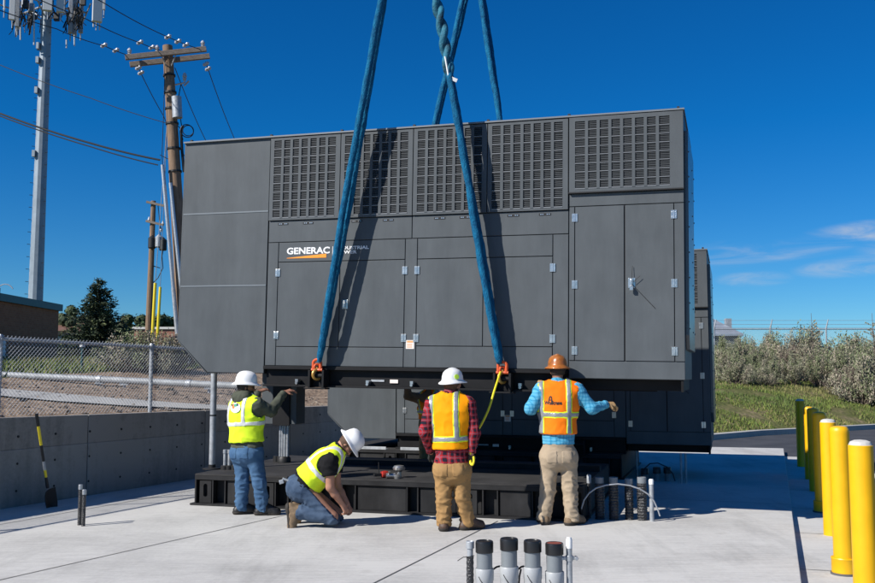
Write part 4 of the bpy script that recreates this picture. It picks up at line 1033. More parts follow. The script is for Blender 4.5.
# man at the left with hoodie, reaching to the unit
Y = 11.5
r1, o1, f1 = person('standing worker in lime vest over olive hoodie and blue jeans, reaching up to the unit', dict(
    pelvis=at(247, 452, Y), chest=at(245.5, 408, Y), neck=at(244.5, 397, Y), head=at(246, 387.5, Y),
    shL=at(235.5, 406, Y + .1), shR=at(257, 405, Y - .12), elL=at(249, 409, Y + .33), elR=at(271, 411.5, Y - .05), wrL=at(258.5, 392, Y + .5), wrR=at(284, 392.5, Y + .16),
    hipL=at(241.5, 455, Y + .05), hipR=at(254, 455, Y - .06), knL=at(242.5, 483, Y + .04), knR=at(260, 483, Y - .06), anL=foot(at(241, 509, Y + .06)), anR=foot(at(262.5, 509, Y - .02))),
    (0.5, 0.87, 0), (0.95, 0.22, -0.02), dict(skin='skin_dark', hair='hair', beard='hair', shades=True, pants='denim', shirt='hoodie', vest='vest_lime', boots='boot_black', hat='white_hat',
    handL=((0.75, 0.5, 0.35), (0.2, 0.4, -0.9), 0.35), thumbL=1, handR=((0.85, 0.4, 0.3), (0.2, 0.4, -0.85), 0.4), thumbR=-1, toeL=(0.9, 0.45, 0), toeR=(1, 0.1, 0), bulk=1.06, hood=True,
    vhem=0.125, hem=0.055, waist=0.09, leg=(0.107, 0.083, 0.079), cuff=0.05, pfold=0.013, tape='reflect_light', tw=0.026, sfold=0.014, vfold=0.012,
    bands=[('h', 0.35), ('v', (-0.16, 0.35)), ('v', (0.10, 0.35))], hat_tilt=0.06))
vest1 = child(r1, 'safety_vest'); fw1 = at(236, 406, Y) - Vector((0, 0, CAMH))
OFF = Vector(o1)
def disc(name, u, v, rx, rz, m, lift):
    b = MB(); c = at(u, v, Y - 0.5); n = 14; rings = 3
    vs = [c] + [c + Vector((rx * q / rings * math.cos(2 * PI * k / n), 0, rz * q / rings * math.sin(2 * PI * k / n))) for q in range(1, rings + 1) for k in range(n)]
    fs = [(0, 1 + k, 1 + (k + 1) % n) for k in range(n)] + [(1 + (q - 1) * n + k, 1 + q * n + k, 1 + q * n + (k + 1) % n, 1 + (q - 1) * n + (k + 1) % n) for q in range(1, rings) for k in range(n)]
    b.add(vs, fs); o = b.build(name, m); project_on(o, vest1, o1, fw1, lift); return o
disc('back_patch', 235.3, 407.8, 0.062, 0.062, M['patch'], 0.012)
disc('patch_mark', 233.2, 406.2, 0.018, 0.032, M['patch_orange'], 0.015); disc('patch_mark', 235.4, 405.2, 0.018, 0.018, M['patch_green'], 0.016)
disc('patch_mark', 237.3, 404.6, 0.012, 0.02, M['patch_black'], 0.015); disc('patch_mark', 231.6, 404.8, 0.009, 0.014, M['patch_black'], 0.0165)
OFF = Vector((0, 0, 0))

# kneeling man
Y = 10.66
hupk = (0.86, 0.0, 0.5); hfk = (0.5, 0.05, -0.86)
r2, o2, f2 = person('kneeling worker in lime vest, black shirt and dark jeans, bent beside the base frame', dict(
    pelvis=at(301.5, 487, Y), chest=at(332, 458, Y), neck=at(339.5, 449.5, Y), head=at(346.8, 444, Y),
    shL=at(335, 456, Y + .21), shR=at(330, 461, Y - .2), elL=at(337, 486, Y + .2), elR=at(330, 487, Y - .18), wrL=at(347, 503, Y + .12), wrR=at(342, 504, Y - .08),
    hipL=at(302, 487, Y + .1), hipR=at(302, 488.5, Y - .1), knL=at(337, 513, Y + .2), knR=at(332.5, 516.5, Y - .12), anL=at(299, 510, Y + .2), anR=at(295.5, 511, Y - .1)),
    (0.63, 0, -0.78), hfk, dict(skin='skin', hair='hair_brown', beard='hair_brown', shades=True, pants='denim_dark', shirt='black_shirt', vest='vest_lime', boots='boot_tan', hat='white_hat', hup=hupk,
    handL=((0.5, 0.0, -0.85), (-0.8, 0.2, -0.4), 0.7), thumbL=1, handR=((0.5, 0.15, -0.85), (-0.5, 0.7, -0.3), 0.7), thumbR=1, toeL=(0.12, 0, -1), toeR=(0.12, 0, -1), snL=(-1, 0, -0.12), snR=(-1, 0, -0.12),
    bulk=1.04, sleeve=0.55, vhem=0.10, hem=0.03, waist=0.075, leg=(0.115, 0.092, 0.08), cuff=-0.02, pfold=0.014, tape='reflect_light', tw=0.026, bands=[('h', 0.27), ('v', (-0.13, 0.27)), ('v', (0.13, 0.27))]))
b = MB()
q0 = at(289, 480.5, Y - .13)
b.box(-0.075, 0.03, -0.012, 0.0, -0.012, 0.01, 0, Matrix.Translation(q0) @ Matrix.Rotation(0.35, 4, 'Y')); b.box(-0.11, -0.06, -0.008, 0.006, -0.01, 0.035, 0, Matrix.Translation(q0) @ Matrix.Rotation(-0.3, 4, 'Y'))
o = b.build('pocket_rule', M['galv'], None, bevel=0.003); tag(rebase(o, q0), 'pale folding rule sticking out of the back pocket of the kneeling worker', 'tool')

# man half hidden between the two units
Y = 15.3
r5, o5, f5 = person('half hidden worker in brown jacket and orange vest, in shade between the two units', dict(
    pelvis=at(431, 424, Y), chest=at(431, 399, Y), neck=at(431, 391.5, Y), head=at(430, 381.5, Y),
    shL=at(442, 399, Y + .05), shR=at(420, 398, Y - .05), elL=at(446, 414, Y), elR=at(408, 396, Y - .15), wrL=at(441, 427, Y - .1), wrR=at(407, 382, Y - .25),
    hipL=at(436, 426, Y), hipR=at(426, 426, Y), knL=at(437, 449, Y), knR=at(425, 449, Y), anL=foot(at(437, 470, Y)), anR=foot(at(424, 470, Y))),
    (-0.5, -0.86, 0), (-0.5, -0.86, 0.1), dict(skin='skin', hair='hair', pants='duck', shirt='tan_shirt', vest='vest_orange', boots='boot_brown', hat='white_hat', glove='glove_tan',
    handL=((-0.2, -0.5, -0.8), (-0.6, 0.4, 0), 0.5), thumbL=1, handR=((0.1, -0.4, 0.9), (0, -0.8, 0), 0.5), thumbR=-1, toeL=(-0.4, -0.9, 0), toeR=(-0.7, -0.7, 0), vhem=0.08, hem=0.03, waist=0.09, tw=0.024, border='lime', bands=[('h', 0.2), ('v', (-0.12, 0.2)), ('v', (0.12, 0.2))]))

# ------------------------------------------------------------------ bollards
def bollard(h, collar, white, r=0.087):
    root = thing('bollard', (0, 0, 0)); b = MB()
    dome = [(r, h - 0.045), (r * 0.96, h - 0.025), (r * 0.82, h - 0.009), (r * 0.5, h), (0.001, h + 0.003)]
    if white:
        b.lathe([(r, 0.0), (r, h - 0.04), (r - 0.004, h - 0.036)], 28); b.build('post', M['yellow'], root, smooth=True)
        MB().lathe([(r - 0.002, h - 0.045), (r - 0.006, h - 0.03), (r * 0.82, h - 0.012), (r * 0.5, h), (0.001, h + 0.004)], 24).build('concrete_cap', M['cap_white'], root, smooth=True)
    else:
        b.lathe([(r, 0.0), (r, h - 0.06)] + dome, 28); b.build('post', M['yellow'], root, smooth=True)
    if collar:
        MB().lathe([(r + 0.02, 0.0), (r + 0.02, 0.135), (r + 0.024, 0.142), (r + 0.02, 0.15), (r + 0.001, 0.15)], 28).build('base_collar', M['yellow'], root, smooth=True)
        MB().lathe([(r + 0.030, -0.0), (r + 0.030, 0.018), (r + 0.021, 0.018)], 28).build('collar_rim', M['joint'], root, smooth=True)
    return root
BL = [((800.5, 466.4), 399, 0, 1, 'farthest yellow bollard of the row, white capped, catching the sun on one side'), ((809, 479), 406.5, 0, 0, 'shaded yellow bollard, second from the far end of the row'),
      ((814, 491), 408, 0, 0, 'shaded yellow bollard, third from the far end of the row'), ((821, 512), 412, 1, 0, 'round topped yellow bollard with base collar at the edge of the shadow'),
      ((830.5, 535), 419, 0, 1, 'white capped yellow bollard between the two collared ones'), ((843, 574), 426, 1, 0, 'round topped yellow bollard with dark rimmed collar, second nearest'),
      ((866, 620), 440, 0, 1, 'nearest white capped yellow bollard, cut off by the picture edge')]
for (u, v), top, col, wh, lab in BL:
    g = onz(u + 1.5, v, -0.08); tp = at(u, top, g.y); o = bollard(tp.z + 0.08, col, wh); o.location = (g.x, g.y, -0.08)
    tag(o, lab, 'bollard', 'yellow bollards along the pad')

# ------------------------------------------------------------------ conduit stubs
GR = 'conduit stubs beside the black base frame'
def wrapped_stub(u, vb, vt, dpx, lab, open_top=True):
    g = onz(u, vb); h = at(u, vt, g.y).z; r = dpx / 2 / F * g.y
    root = thing('conduit_stub', g, label=lab, cat='conduit', group=GR); b = MB(); n = 40; prof = []
    for i in range(n + 1):
        z = (h - 0.07) * i / n; prof.append((r * (1 + 0.07 * math.sin(z * 190) + 0.05 * mnoise.noise((z * 20, u, 0))), z))
    b.lathe(prof, 16); b.build('tape_wrap', M['tape'], root, smooth=True, off=(0, 0, 0))
    t = MB(); t.lathe([(r * 0.9, h - 0.075), (r * 0.92, h - 0.005), (r * 0.86, h), (r * 0.74, h), (r * 0.72, h - 0.06)], 16); t.build('pipe_end', M['pvc'], root, smooth=True, off=(0, 0, 0))
    return root
wrapped_stub(600, 519, 477, 9.5, 'black tape wrapped conduit stub, left one of the four beside the frame end')
wrapped_stub(614, 519.5, 477, 9.5, 'black tape wrapped conduit stub, second of the four from the frame end')
wrapped_stub(629.5, 519.5, 478.5, 8.5, 'black tape wrapped conduit stub, third of the four from the frame end')
wrapped_stub(642.5, 520, 477, 9.8, 'black tape wrapped conduit stub, next to the white tipped pipe')
def thin_pipe(u, vb, vt, dpx, m, lab, tip=None, tipm=None, name='conduit_pipe', group=None):
    g = onz(u, vb); h = at(u, vt, g.y).z; r = dpx / 2 / F * g.y; root = thing(name, g, label=lab, cat='pipe', group=group)
    MB().cyl((0, 0), r, 0, h if not tip else h - tip, 14).build('pipe', m, root, smooth=True)
    if tip: MB().lathe([(r * 1.12, h - tip), (r * 1.12, h - 0.012), (r * 0.85, h), (0.001, h)], 14).build('pipe_cap', tipm, root, smooth=True)
    return root
thin_pipe(652, 521, 479, 4.4, M['galv_dull'], 'slim pale pipe with white tip standing right of the wrapped stubs', 0.06, M['white'])
thin_pipe(589.5, 518, 474.5, 4, M['tape'], 'slim dark pipe with grey socket between the khaki trousers and the wrapped stubs', 0.10, M['galv_dull'])
# grey loop of cable across the stubs
pts = [onz(581, 517) + Vector((0, -.1, 0))]; Yl = onz(600, 520).y - 0.15
for u, v in [(581.5, 508), (584, 500), (589, 493), (596, 488), (606, 485), (618, 484), (630, 485.5), (640, 489), (648, 494), (654, 501), (658, 510), (660, 516)]: pts.append(at(u, v, Yl))
o = MB().tube(pts, 0.009, 7).build('cable_loop', M['galv_dull'], smooth=True); tag(rebase(o, pts[0]), 'grey cable arching over the wrapped conduit stubs', 'cable')
# stubs under the overhang of the rear unit
g2 = 'short stubs in the shade under the rear unit'
for u, vb, vt, lab in ((645, 480, 468, 'short black capped stub under the rear unit, beside the slim pipe'), (657, 481, 467, 'short black capped stub in the shade under the rear unit, middle one of three'), (667.5, 481, 467, 'short black capped stub in the shade under the rear unit, right one of three')):
    g = onz(u, vb); h = at(u, vt, g.y).z; root = thing('capped_stub', g, label=lab, cat='conduit', group=g2)
    MB().cyl((0, 0), 0.045, 0, h - 0.09, 14).build('pipe', M['pvc'], root, smooth=True); MB().lathe([(0.062, h - 0.1), (0.062, h - 0.01), (0.055, h), (0.001, h)], 14).build('cap', M['pvc_black'], root, smooth=True)
for u, vb, vt, lab in ((637, 478, 449, 'slim grey pipe in the shade under the rear unit, left of the capped stubs'), (681.5, 483, 453, 'slim grey pipe of a close pair under the rear unit corner, left one'), (686.2, 483, 453.5, 'slim grey pipe of a close pair under the rear unit corner, right one')):
    thin_pipe(u, vb, vt, 2.2, M['galv_dull'], lab, group=g2)
pts = [at(u, v, onz(650, 482).y) for u, v in ((641, 481), (643, 470), (650, 463.5), (658, 463), (667, 467), (673, 474), (675, 481))]
o = MB().tube(pts, 0.01, 6).build('cable_loop', M['cable'], smooth=True); tag(rebase(o, pts[0]), 'dark cable looping over the capped stubs under the rear unit', 'cable')

# foreground conduits
g3 = 'grey capped conduits in the foreground'
Yf = 6.85
for u, vt, vj, wpx, red, lab in ((484.4, 540.5, 568, 17.5, 0, 'grey capped conduit nearest the tape wrapped pipe in the foreground'), (509, 538, 566, 17.8, 0, 'tallest grey capped conduit in the foreground, second from the left'),
                            (532.5, 540, 566.5, 17.5, 0, 'grey capped conduit third from the left in the foreground, all black cap'), (554.3, 542.5, 571, 17.8, 1, 'grey capped conduit with rusty red cap top, beside the white tipped pipe')):
    p = at(u, vt, Yf); r = wpx / 2 / F * Yf; h = p.z; hj = at(u, vj, Yf).z; root = thing('capped_conduit', (p.x, Yf, 0), label=lab, cat='conduit', group=g3)
    MB().lathe([(r * 0.89, hj - 0.02), (r * 0.89, h - 0.07)], 28).build('upper_pipe', M['pvc'], root, smooth=True)
    MB().lathe([(r * 0.97, 0), (r * 0.97, hj - 0.09), (r * 1.03, hj - 0.08), (r * 1.04, hj - 0.006), (r * 0.98, hj), (r * 0.88, hj)], 28).build('coupling', M['pvc_light'], root, smooth=True)
    cap = MB(); cap.lathe([(r, h - 0.082), (r * 1.01, h - 0.015), (r * 0.97, h - 0.004), (r * 0.9, h), (r * 0.86, h - 0.002), (r * 0.84, h - 0.006), (0.001, h - 0.006)], 28); cp_ = cap.build('cap', M['pvc_black'], root, smooth=True)
    if red: MB().lathe([(r * 0.83, h - 0.0055), (r * 0.82, h - 0.003), (0.001, h - 0.002)], 24).build('cap_top', mat('rusty_red', (0.22, 0.05, 0.03), 0.8, 0, 0.3, 30), cp_, smooth=True)
    s_ = MB(); a0 = random.uniform(0, 1)
    s_.tube([(r * 1.045 * math.cos(-2.3 + q * 0.12), r * 1.045 * math.sin(-2.3 + q * 0.12), hj - 0.10 - 0.012 * q + 0.05) for q in range(9)], 0.003, 5); s_.build('tie_wire', M['cable'], root)
p = at(470, 541, Yf); root = thing('taped_pipe', (p.x, Yf, 0), label='thin pipe half wrapped in black tape at the left of the foreground conduits', cat='pipe', group=g3); h = p.z; r = 0.026
MB().lathe([(r * 0.85, h - 0.12), (r * 0.85, h - 0.05), (r * 1.15, h - 0.05), (r * 1.15, h - 0.005), (r, h), (r * 0.8, h - 0.01)], 18).build('pipe', M['galv_dull'], root, smooth=True)
b = MB(); b.lathe([(r * (1 + 0.06 * math.sin(z * 150)), z) for z in np.linspace(0, h - 0.11, 40)], 18); b.build('tape_wrap', M['tape'], root, smooth=True)
b = MB(); b.tube([(-0.09, 0.0, h - 0.14), (-0.05, -0.02, h - 0.11), (0.0, -0.03, h - 0.105), (0.03, -0.01, h - 0.10)], 0.003, 5); b.build('tie_wire', M['cable'], root)
p = at(569, 537, Yf); root = thing('tipped_pipe', (p.x, Yf, 0), label='thin galvanised pipe with white tip and clamp at the right of the foreground conduits', cat='pipe', group=g3); h = p.z; r = 0.022
MB().cyl((0, 0), r, 0, h - 0.075, 18).build('pipe', M['galv'], root, smooth=True); MB().lathe([(r * 1.05, h - 0.078), (r * 1.05, h - 0.02), (r * 0.7, h), (0.001, h)], 16).build('pipe_cap', M['white'], root, smooth=True)
c = MB(); zc = at(569, 558, Yf).z; c.lathe([(r * 1.25, zc - 0.02), (r * 1.25, zc + 0.02)], 16); c.box(-0.065, 0.06, -0.012, 0.012, zc - 0.012, zc + 0.012); c.tube([(-0.055, -0.03, zc), (-0.055, 0.03, zc)], 0.013, 8); c.tube([(0.05, -0.03, zc), (0.05, 0.03, zc)], 0.013, 8); c.build('clamp', M['galv'], root, bevel=0.003)
b = MB(); zz = at(0, 572, Yf).z
for (ua, ub) in ((493.5, 500), (518.5, 524)):
    a_, b_ = at(ua, 570, Yf), at(ub, 567, Yf); b.tube([a_ + Vector((0, .03, 0)), (a_ + b_) / 2 + Vector((0, 0, 0.012)), b_ + Vector((0, .03, 0))], 0.007, 6)
b.tube([at(521, 569, Yf + .05), at(519.5, 576, Yf + .05), at(518.5, 590, Yf + .05)], 0.007, 6)
o = b.build('cable_tail', M['cable'], smooth=True); tag(rebase(o, at(508, 575, Yf)), 'black cable threaded between the foreground conduits', 'cable')

# two threaded stubs near the wall, with grey tops
for u, vb, vt, lab in ((79.3, 525, 484.5, 'taller dark threaded stub with grey top standing on the open pad'), (83.2, 526, 489.5, 'shorter dark threaded stub standing on the open pad')):
    g = onz(u, vb); h = at(u, vt, g.y).z; root = thing('threaded_stub', g, label=lab, cat='pipe', group='pair of threaded stubs on the open pad'); r = 0.021
    MB().lathe([(r * (1 + 0.10 * math.sin(z * 260)), z) for z in np.linspace(0, h - 0.05, 44)], 12).build('tape_wrap', M['tape'], root, smooth=True)
    MB().lathe([(r * 1.15, h - 0.055), (r * 1.15, h - 0.004), (r, h), (0.001, h)], 12).build('pipe_end', M['galv'], root, smooth=True)

# ------------------------------------------------------------------ things standing on the front base frame
def deckpt(u, v): return onz(u, v, 0.405)
dp = deckpt(212, 469); root = thing('steel_post', dp, label='galvanised steel post standing on the left end of the front base frame', cat='post')
h = at(212, 373, dp.y).z - 0.405; MB().cyl((0, 0), 0.043, 0.01, h, 18).build('pipe', M['galv_dull'], root, smooth=True); b = MB(); b.lathe([(0.13, 0.001), (0.13, 0.018), (0.05, 0.022), (0.05, 0.06), (0.044, 0.065)], 20); b.build('flange', M['base'], root, smooth=True)
MB().lathe([(0.046, h * 0.55), (0.046, h * 0.55 + 0.02)], 18).build('strap_clip', M['black'], root)
MB().lathe([(0.044, h - 0.01), (0.05, h), (0.05, h + 0.02), (0.001, h + 0.03)], 18).build('pipe_cap', M['galv'], root, smooth=True)
for u, vt, lab in ((224.8, 449.5, 'short galvanised stub nearest the steel post on the frame deck'), (229.2, 449.5, 'short galvanised stub in the middle of the three on the frame deck'), (234.5, 448.5, 'short galvanised stub behind the jeans of the left worker')):
    dp = deckpt(u, 469.5); root = thing('deck_stub', dp, label=lab, cat='pipe', group='short pipe stubs on the frame deck'); h = at(u, vt, dp.y).z - 0.405
    MB().cyl((0, 0), 0.023, 0.0, h - 0.04, 12).build('pipe', M['galv_dull'], root, smooth=True); MB().lathe([(0.03, h - 0.05), (0.03, h), (0.001, h + 0.003)], 12).build('pipe_cap', M['galv'], root, smooth=True); MB().lathe([(0.06, 0.0005), (0.06, 0.05), (0.045, 0.06), (0.024, 0.06)], 12).build('gland', M['black'], root, smooth=True)
# electrical cabinet carried by four conduits
dp = deckpt(279, 463); root = thing('electrical_cabinet', (dp.x, dp.y, 0.405), (0, 0, -0.30), 'grey electrical cabinet with front shade painted as a black panel, raised on four conduits beside the left worker', 'cabinet')
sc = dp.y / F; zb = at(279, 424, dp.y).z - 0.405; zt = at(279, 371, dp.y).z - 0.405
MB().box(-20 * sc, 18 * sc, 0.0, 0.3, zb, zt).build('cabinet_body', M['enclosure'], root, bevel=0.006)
MB().box(-7 * sc, 11.5 * sc, -0.03, -0.001, zb - 0.02, zt - 0.1).build('cabinet_shade', M['skid'], root, bevel=0.004)  # black panel stands in for shade across the grey cabinet front
for du in (-3, -0.5, 2, 5): MB().cyl((du * sc, 0.12), 0.02, 0.03, zb - 0.0005, 12).build('conduit', M['galv'], root, smooth=True)
for du in (-9, -5): MB().cyl((du * sc, 0.18), 0.05, 0.0005, 0.09, 12).build('gland', M['black'], root, smooth=True)
MB().lathe([(0.10, 0.0005), (0.10, 0.06), (0.08, 0.09), (0.02, 0.09)], 16, (1.5 * sc, 0.12, 0)).build('gland', M['black'], root, smooth=True)
# small tools on the deck
dp = deckpt(381, 478); root = thing('red_tool', dp, (0, 0, 0.5), 'small red and black hand tool lying on the frame deck', 'tool')
b = MB(); b.lathe([(0.012, 0), (0.04, 0.01), (0.045, 0.05), (0.035, 0.1), (0.02, 0.12)], 14, (0, 0, 0), 0, Matrix.Translation((0, 0, 0.046)) @ Matrix.Rotation(PI / 2, 4, 'Y')); b.build('tool_body', M['red_tool'], root, smooth=True)
b = MB(); b.box(-0.1, 0.0, -0.02, 0.02, 0.025, 0.06); b.tube([(-0.03, 0, 0.05), (-0.035, 0, 0.2)], 0.006, 6); b.build('tool_handle', M['black'], root, bevel=0.004)
dp = deckpt(391, 478.5); root = thing('steel_fitting', dp, label='bright steel fitting lying between the red tool and the knob', cat='fitting')
b = MB(); b.tube([(-0.06, 0, 0.035), (0.05, 0.02, 0.035)], 0.033, 12); b.lathe([(0.04, 0.0), (0.045, 0.03), (0.02, 0.05)], 12, (0.08, 0.0, 0.0)); b.tube([(-0.02, 0, 0.03), (-0.02, -0.03, 0.09)], 0.014, 8); b.build('fitting_body', M['steel'], root, smooth=True)
dp = deckpt(399, 477.5); root = thing('steel_spindle', dp, label='mushroom shaped steel knob standing upright on the frame deck', cat='fitting')
MB().lathe([(0.03, 0.0), (0.03, 0.07), (0.045, 0.085), (0.075, 0.10), (0.08, 0.125), (0.06, 0.15), (0.001, 0.158)], 18).build('knob_body', M['steel'], root, smooth=True)
# pieces on the rear base deck in the gap under the hanging unit
for u, v, du, lab in ((372, 449, 16, 'flat pale steel channel lying on the rear frame deck in the gap'), (411, 450, 10, 'short grey bracket on the rear frame deck near the unit corner')):
    p = g2pt(0, -0.02, 0); dp = onz(u, v, 0.405); root = thing('steel_channel', dp, (0, 0, -0.31), lab, 'bracket'); b = MB(); L_ = du / F * dp.y
    b.box(-L_, L_, -0.06, 0.06, 0.001, 0.012); b.box(-L_, L_, -0.06, -0.05, 0.012, 0.05); b.build('channel_body', M['galv_dull'], root, bevel=0.003)

# shovel leaning on the wall
ft = onz(50.5, 507); tp = at(36.5, 414, 11.75); ax = (tp - ft); Ls = ax.length; root = thing('shovel', ft, label='black and yellow handled shovel leaning against the concrete wall', cat='shovel')
a = ax.normalized(); side_ = a.cross(Vector((RX, RY, 0))).normalized(); nrm = side_.cross(a)
def shp(t, s=0, n=0): return a * t + side_ * s + nrm * n
MB().tube([shp(0.27), shp(0.30), shp(0.42)], [0.019, 0.021, 0.017], 10).build('socket', M['cable'], root, smooth=True)
for t0, t1, m in ((0.42, 0.52, 'yellow2'), (0.52, 0.64, 'galv_dull'), (0.64, 0.86, 'cable'), (0.86, Ls - 0.16, 'yellow2'), (Ls - 0.16, Ls, 'black')):
    MB().tube([shp(t0), shp(t1)], 0.0175 if m != 'black' else 0.02, 10).build('handle_section', M[m], root, smooth=True)
b = MB(); prof = [(-0.02, 0.07, 0.012), (0.03, 0.092, 0.0), (0.10, 0.096, -0.004), (0.20, 0.092, 0.0), (0.25, 0.08, 0.012)]
vs = []; nn = 7
for lay in (0, 0.006):
    for t, hw, n0 in prof:
        for k in range(nn):
            q = -1 + 2 * k / (nn - 1); vs.append(shp(t, hw * q, n0 + lay + 0.03 * q * q))
R_ = len(prof); fs = []
for L_ in (0, 1):
    for i in range(R_ - 1):
        for k in range(nn - 1):
            q = (L_ * R_ * nn + i * nn + k, L_ * R_ * nn + i * nn + k + 1, L_ * R_ * nn + (i + 1) * nn + k + 1, L_ * R_ * nn + (i + 1) * nn + k); fs.append(q if L_ else q[::-1])
edge = [i for i in range(nn)] + [i * nn + nn - 1 for i in range(1, R_)] + [(R_ - 1) * nn + k for k in range(nn - 2, -1, -1)] + [i * nn for i in range(R_ - 2, 0, -1)]
for i in range(len(edge)):
    p_, q_ = edge[i], edge[(i + 1) % len(edge)]; fs.append((p_, q_, q_ + R_ * nn, p_ + R_ * nn))
b.add(vs, fs); b.build('blade', M['cable'], root, smooth=True)

# ------------------------------------------------------------------ chain link fence on the wall
def fence_pt(t, z): x, y = xy(-0.14, t); return Vector((x, y, wallz(t) + z))
FH = 1.02; t0, t1 = -9.5, 5.35
base = fence_pt(t0, 0); OFF = base.copy()
root = thing('chain_link_fence', base, label='galvanised chain link fence standing on top of the concrete wall at the left', cat='fence')
for t in (-9.2, -6.3, -3.35, -0.18 + 0.2, 2.85, t1):
    p, q = fence_pt(t, -0.02), fence_pt(t, FH + 0.03); MB().tube([p, q], 0.03, 10).build('fence_post', M['galv_dull'], root, smooth=True)
    MB().tube([q, q + Vector((0, 0, 0.03))], [0.034, 0.02], 10).build('post_cap', M['galv'], root, smooth=True)
MB().tube([fence_pt(t0, FH), fence_pt(t1, FH)], 0.022, 8).build('top_rail', M['galv_dull'], root, smooth=True)
mb = MB(); sp_ = 0.062; wr = 0.0026; nwv = int((t1 - t0 + FH) / sp_); zmax = FH + 0.045
def link(ta, za, tb, zb, off):
    p, q = fence_pt(ta, za) + Vector((RX, RY, 0)) * off, fence_pt(tb, zb) + Vector((RX, RY, 0)) * off
    mb.tube([p, q], wr, 3, 0, False)
for i in range(nwv + 1):
    s0 = t0 - zmax + i * sp_ * 1.0
    for sgn in (1, -1):
        a, b_ = (s0, s0 + zmax) if sgn > 0 else (s0 + zmax, s0)
        za, zb = 0.02, zmax
        if sgn > 0:
            if a < t0: za += (t0 - a) * (zb - za) / (b_ - a); a = t0
            if b_ > t1: zb -= (b_ - t1) * (zb - za) / max(1e-6, (b_ - a)); b_ = t1
            if a >= b_: continue
        else:
            if b_ < t0: zb -= (t0 - b_) * (zb - za) / (a - b_); b_ = t0
            if a > t1: za += (a - t1) * (zb - za) / max(1e-6, (a - b_)); a = t1
            if a <= b_: continue
        link(a, za, b_, zb, 0.028 + 0.004 * sgn)
mb.build('wire_mesh', M['wire'], root)
OFF = Vector((0, 0, 0))

# ------------------------------------------------------------------ left bank: rail, path, grass, rubble
def drape(name, rows, m, lift=0.03):
    b = MB(); vs = []; k = len(rows[0])
    for r in rows:
        for p in r: vs.append((p.x, p.y, terrain(p.x, p.y) + lift))
    b.add(vs, [(i * k + j, i * k + j + 1, (i + 1) * k + j + 1, (i + 1) * k + j) for i in range(len(rows) - 1) for j in range(k - 1)]); return b.build(name, m, smooth=True)
up_, lo_ = [(-60, 384), (0, 390), (60, 395), (120, 400), (185, 405), (260, 408.5)], [(-60, 391), (0, 397.5), (60, 403), (120, 407), (185, 410), (260, 412)]
rows = []
for i in range(len(up_) - 1):
    for q in np.arange(0, 1, 0.2):
        a = hit(up_[i][0] * (1 - q) + up_[i + 1][0] * q, up_[i][1] * (1 - q) + up_[i + 1][1] * q); c = hit(lo_[i][0] * (1 - q) + lo_[i + 1][0] * q, lo_[i][1] * (1 - q) + lo_[i + 1][1] * q)
        rows.append([c.lerp(a, j / 5) for j in range(6)])
struct(drape('gravel_path', rows, M['curb'], 0.035))
ra, rb = at(-120, 369, 24.5), at(250, 386.5, 22.0)
root = thing('pipe_rail', ra, label='long horizontal galvanised pipe rail on short stands crossing the dirt behind the fence', cat='rail'); OFF = ra.copy()
MB().tube([ra, rb], 0.085, 14).build('rail_pipe', M['rail'], root, smooth=True)
for q in (0.02, 0.16, 0.41, 0.62, 0.685, 0.9):
    p = ra.lerp(rb, q); b = MB(); zt = terrain(p.x, p.y); b.tube([(p.x, p.y, zt - 0.05), (p.x, p.y, p.z - 0.05)], 0.035, 8); b.box(p.x - 0.1, p.x + 0.1, p.y - 0.07, p.y + 0.07, p.z - 0.11, p.z - 0.075); b.build('stand', M['galv_dull'], root)
for q in (0.3, 0.62, 0.85):
    p = ra.lerp(rb, q); d = (rb - ra).normalized(); MB().tube([p - d * 0.06, p + d * 0.06], 0.098, 14).build('coupling', M['galv_dull'], root, smooth=True)
OFF = Vector((0, 0, 0))
# loose stones on the dirt
b = MB()
for i in range(2600):
    u, v = random.uniform(-30, 345), random.uniform(376, 414)
    s_, t_ = random.uniform(-11, -0.4), random.uniform(-6, 13); x, y = xy(s_, t_); z = terrain(x, y); r = random.choice((0.02, 0.03, 0.03, 0.045, 0.07))
    vs = [Vector((x, y, z)) + Vector((random.uniform(-1, 1), random.uniform(-1, 1), random.uniform(-0.3, 0.9))) * r for _ in range(6)]
    b.add(vs, [(0, 1, 2), (0, 2, 3), (0, 3, 4), (0, 4, 1), (5, 2, 1), (5, 3, 2), (5, 4, 3), (5, 1, 4)])
tag(b.build('loose_stones', M['rock']), 'loose stones scattered over the dirt behind the concrete wall', 'stones', kind='stuff')

def blade_patch(n, sampler, hmin, hmax, wd):
    b = MB(); V = []; Fc = []; Mi = []
    for i in range(n):
        p = sampler()
        if p is None: continue
        x, y, z = p; h = random.uniform(hmin, hmax) * (0.6 + 0.8 * (0.5 + 0.5 * mnoise.noise((x * 0.6, y * 0.6, 4)))); a = random.uniform(0, 2 * PI); w_ = wd * random.uniform(0.6, 1.3); lx, ly = random.gauss(0, 0.35) * h, random.gauss(0, 0.35) * h
        ca, sa = math.cos(a) * w_, math.sin(a) * w_; o = len(V)
        V += [(x - ca, y - sa, z - 0.02), (x + ca, y + sa, z - 0.02), (x + lx, y + ly, z + h)]; Fc.append((o, o + 1, o + 2))
        q = mnoise.noise((x * 0.25, y * 0.25, 1)) + random.gauss(0, 0.25); Mi.append(1 if q > 0.22 else (2 if q < -0.25 else 0))
    b.v, b.f, b.m = V, Fc, Mi; return b
def s_left():
    s_ = random.uniform(-17, -9.6); t_ = random.uniform(2, 26); x, y = xy(s_, t_)
    return (x, y, terrain(x, y))
tag(blade_patch(22000, s_left, 0.08, 0.28, 0.025).build('grass', [M['grass1'], M['grass2'], M['grass3']]), 'green grass strip beyond the dirt at the foot of the brick building', 'grass', kind='stuff')
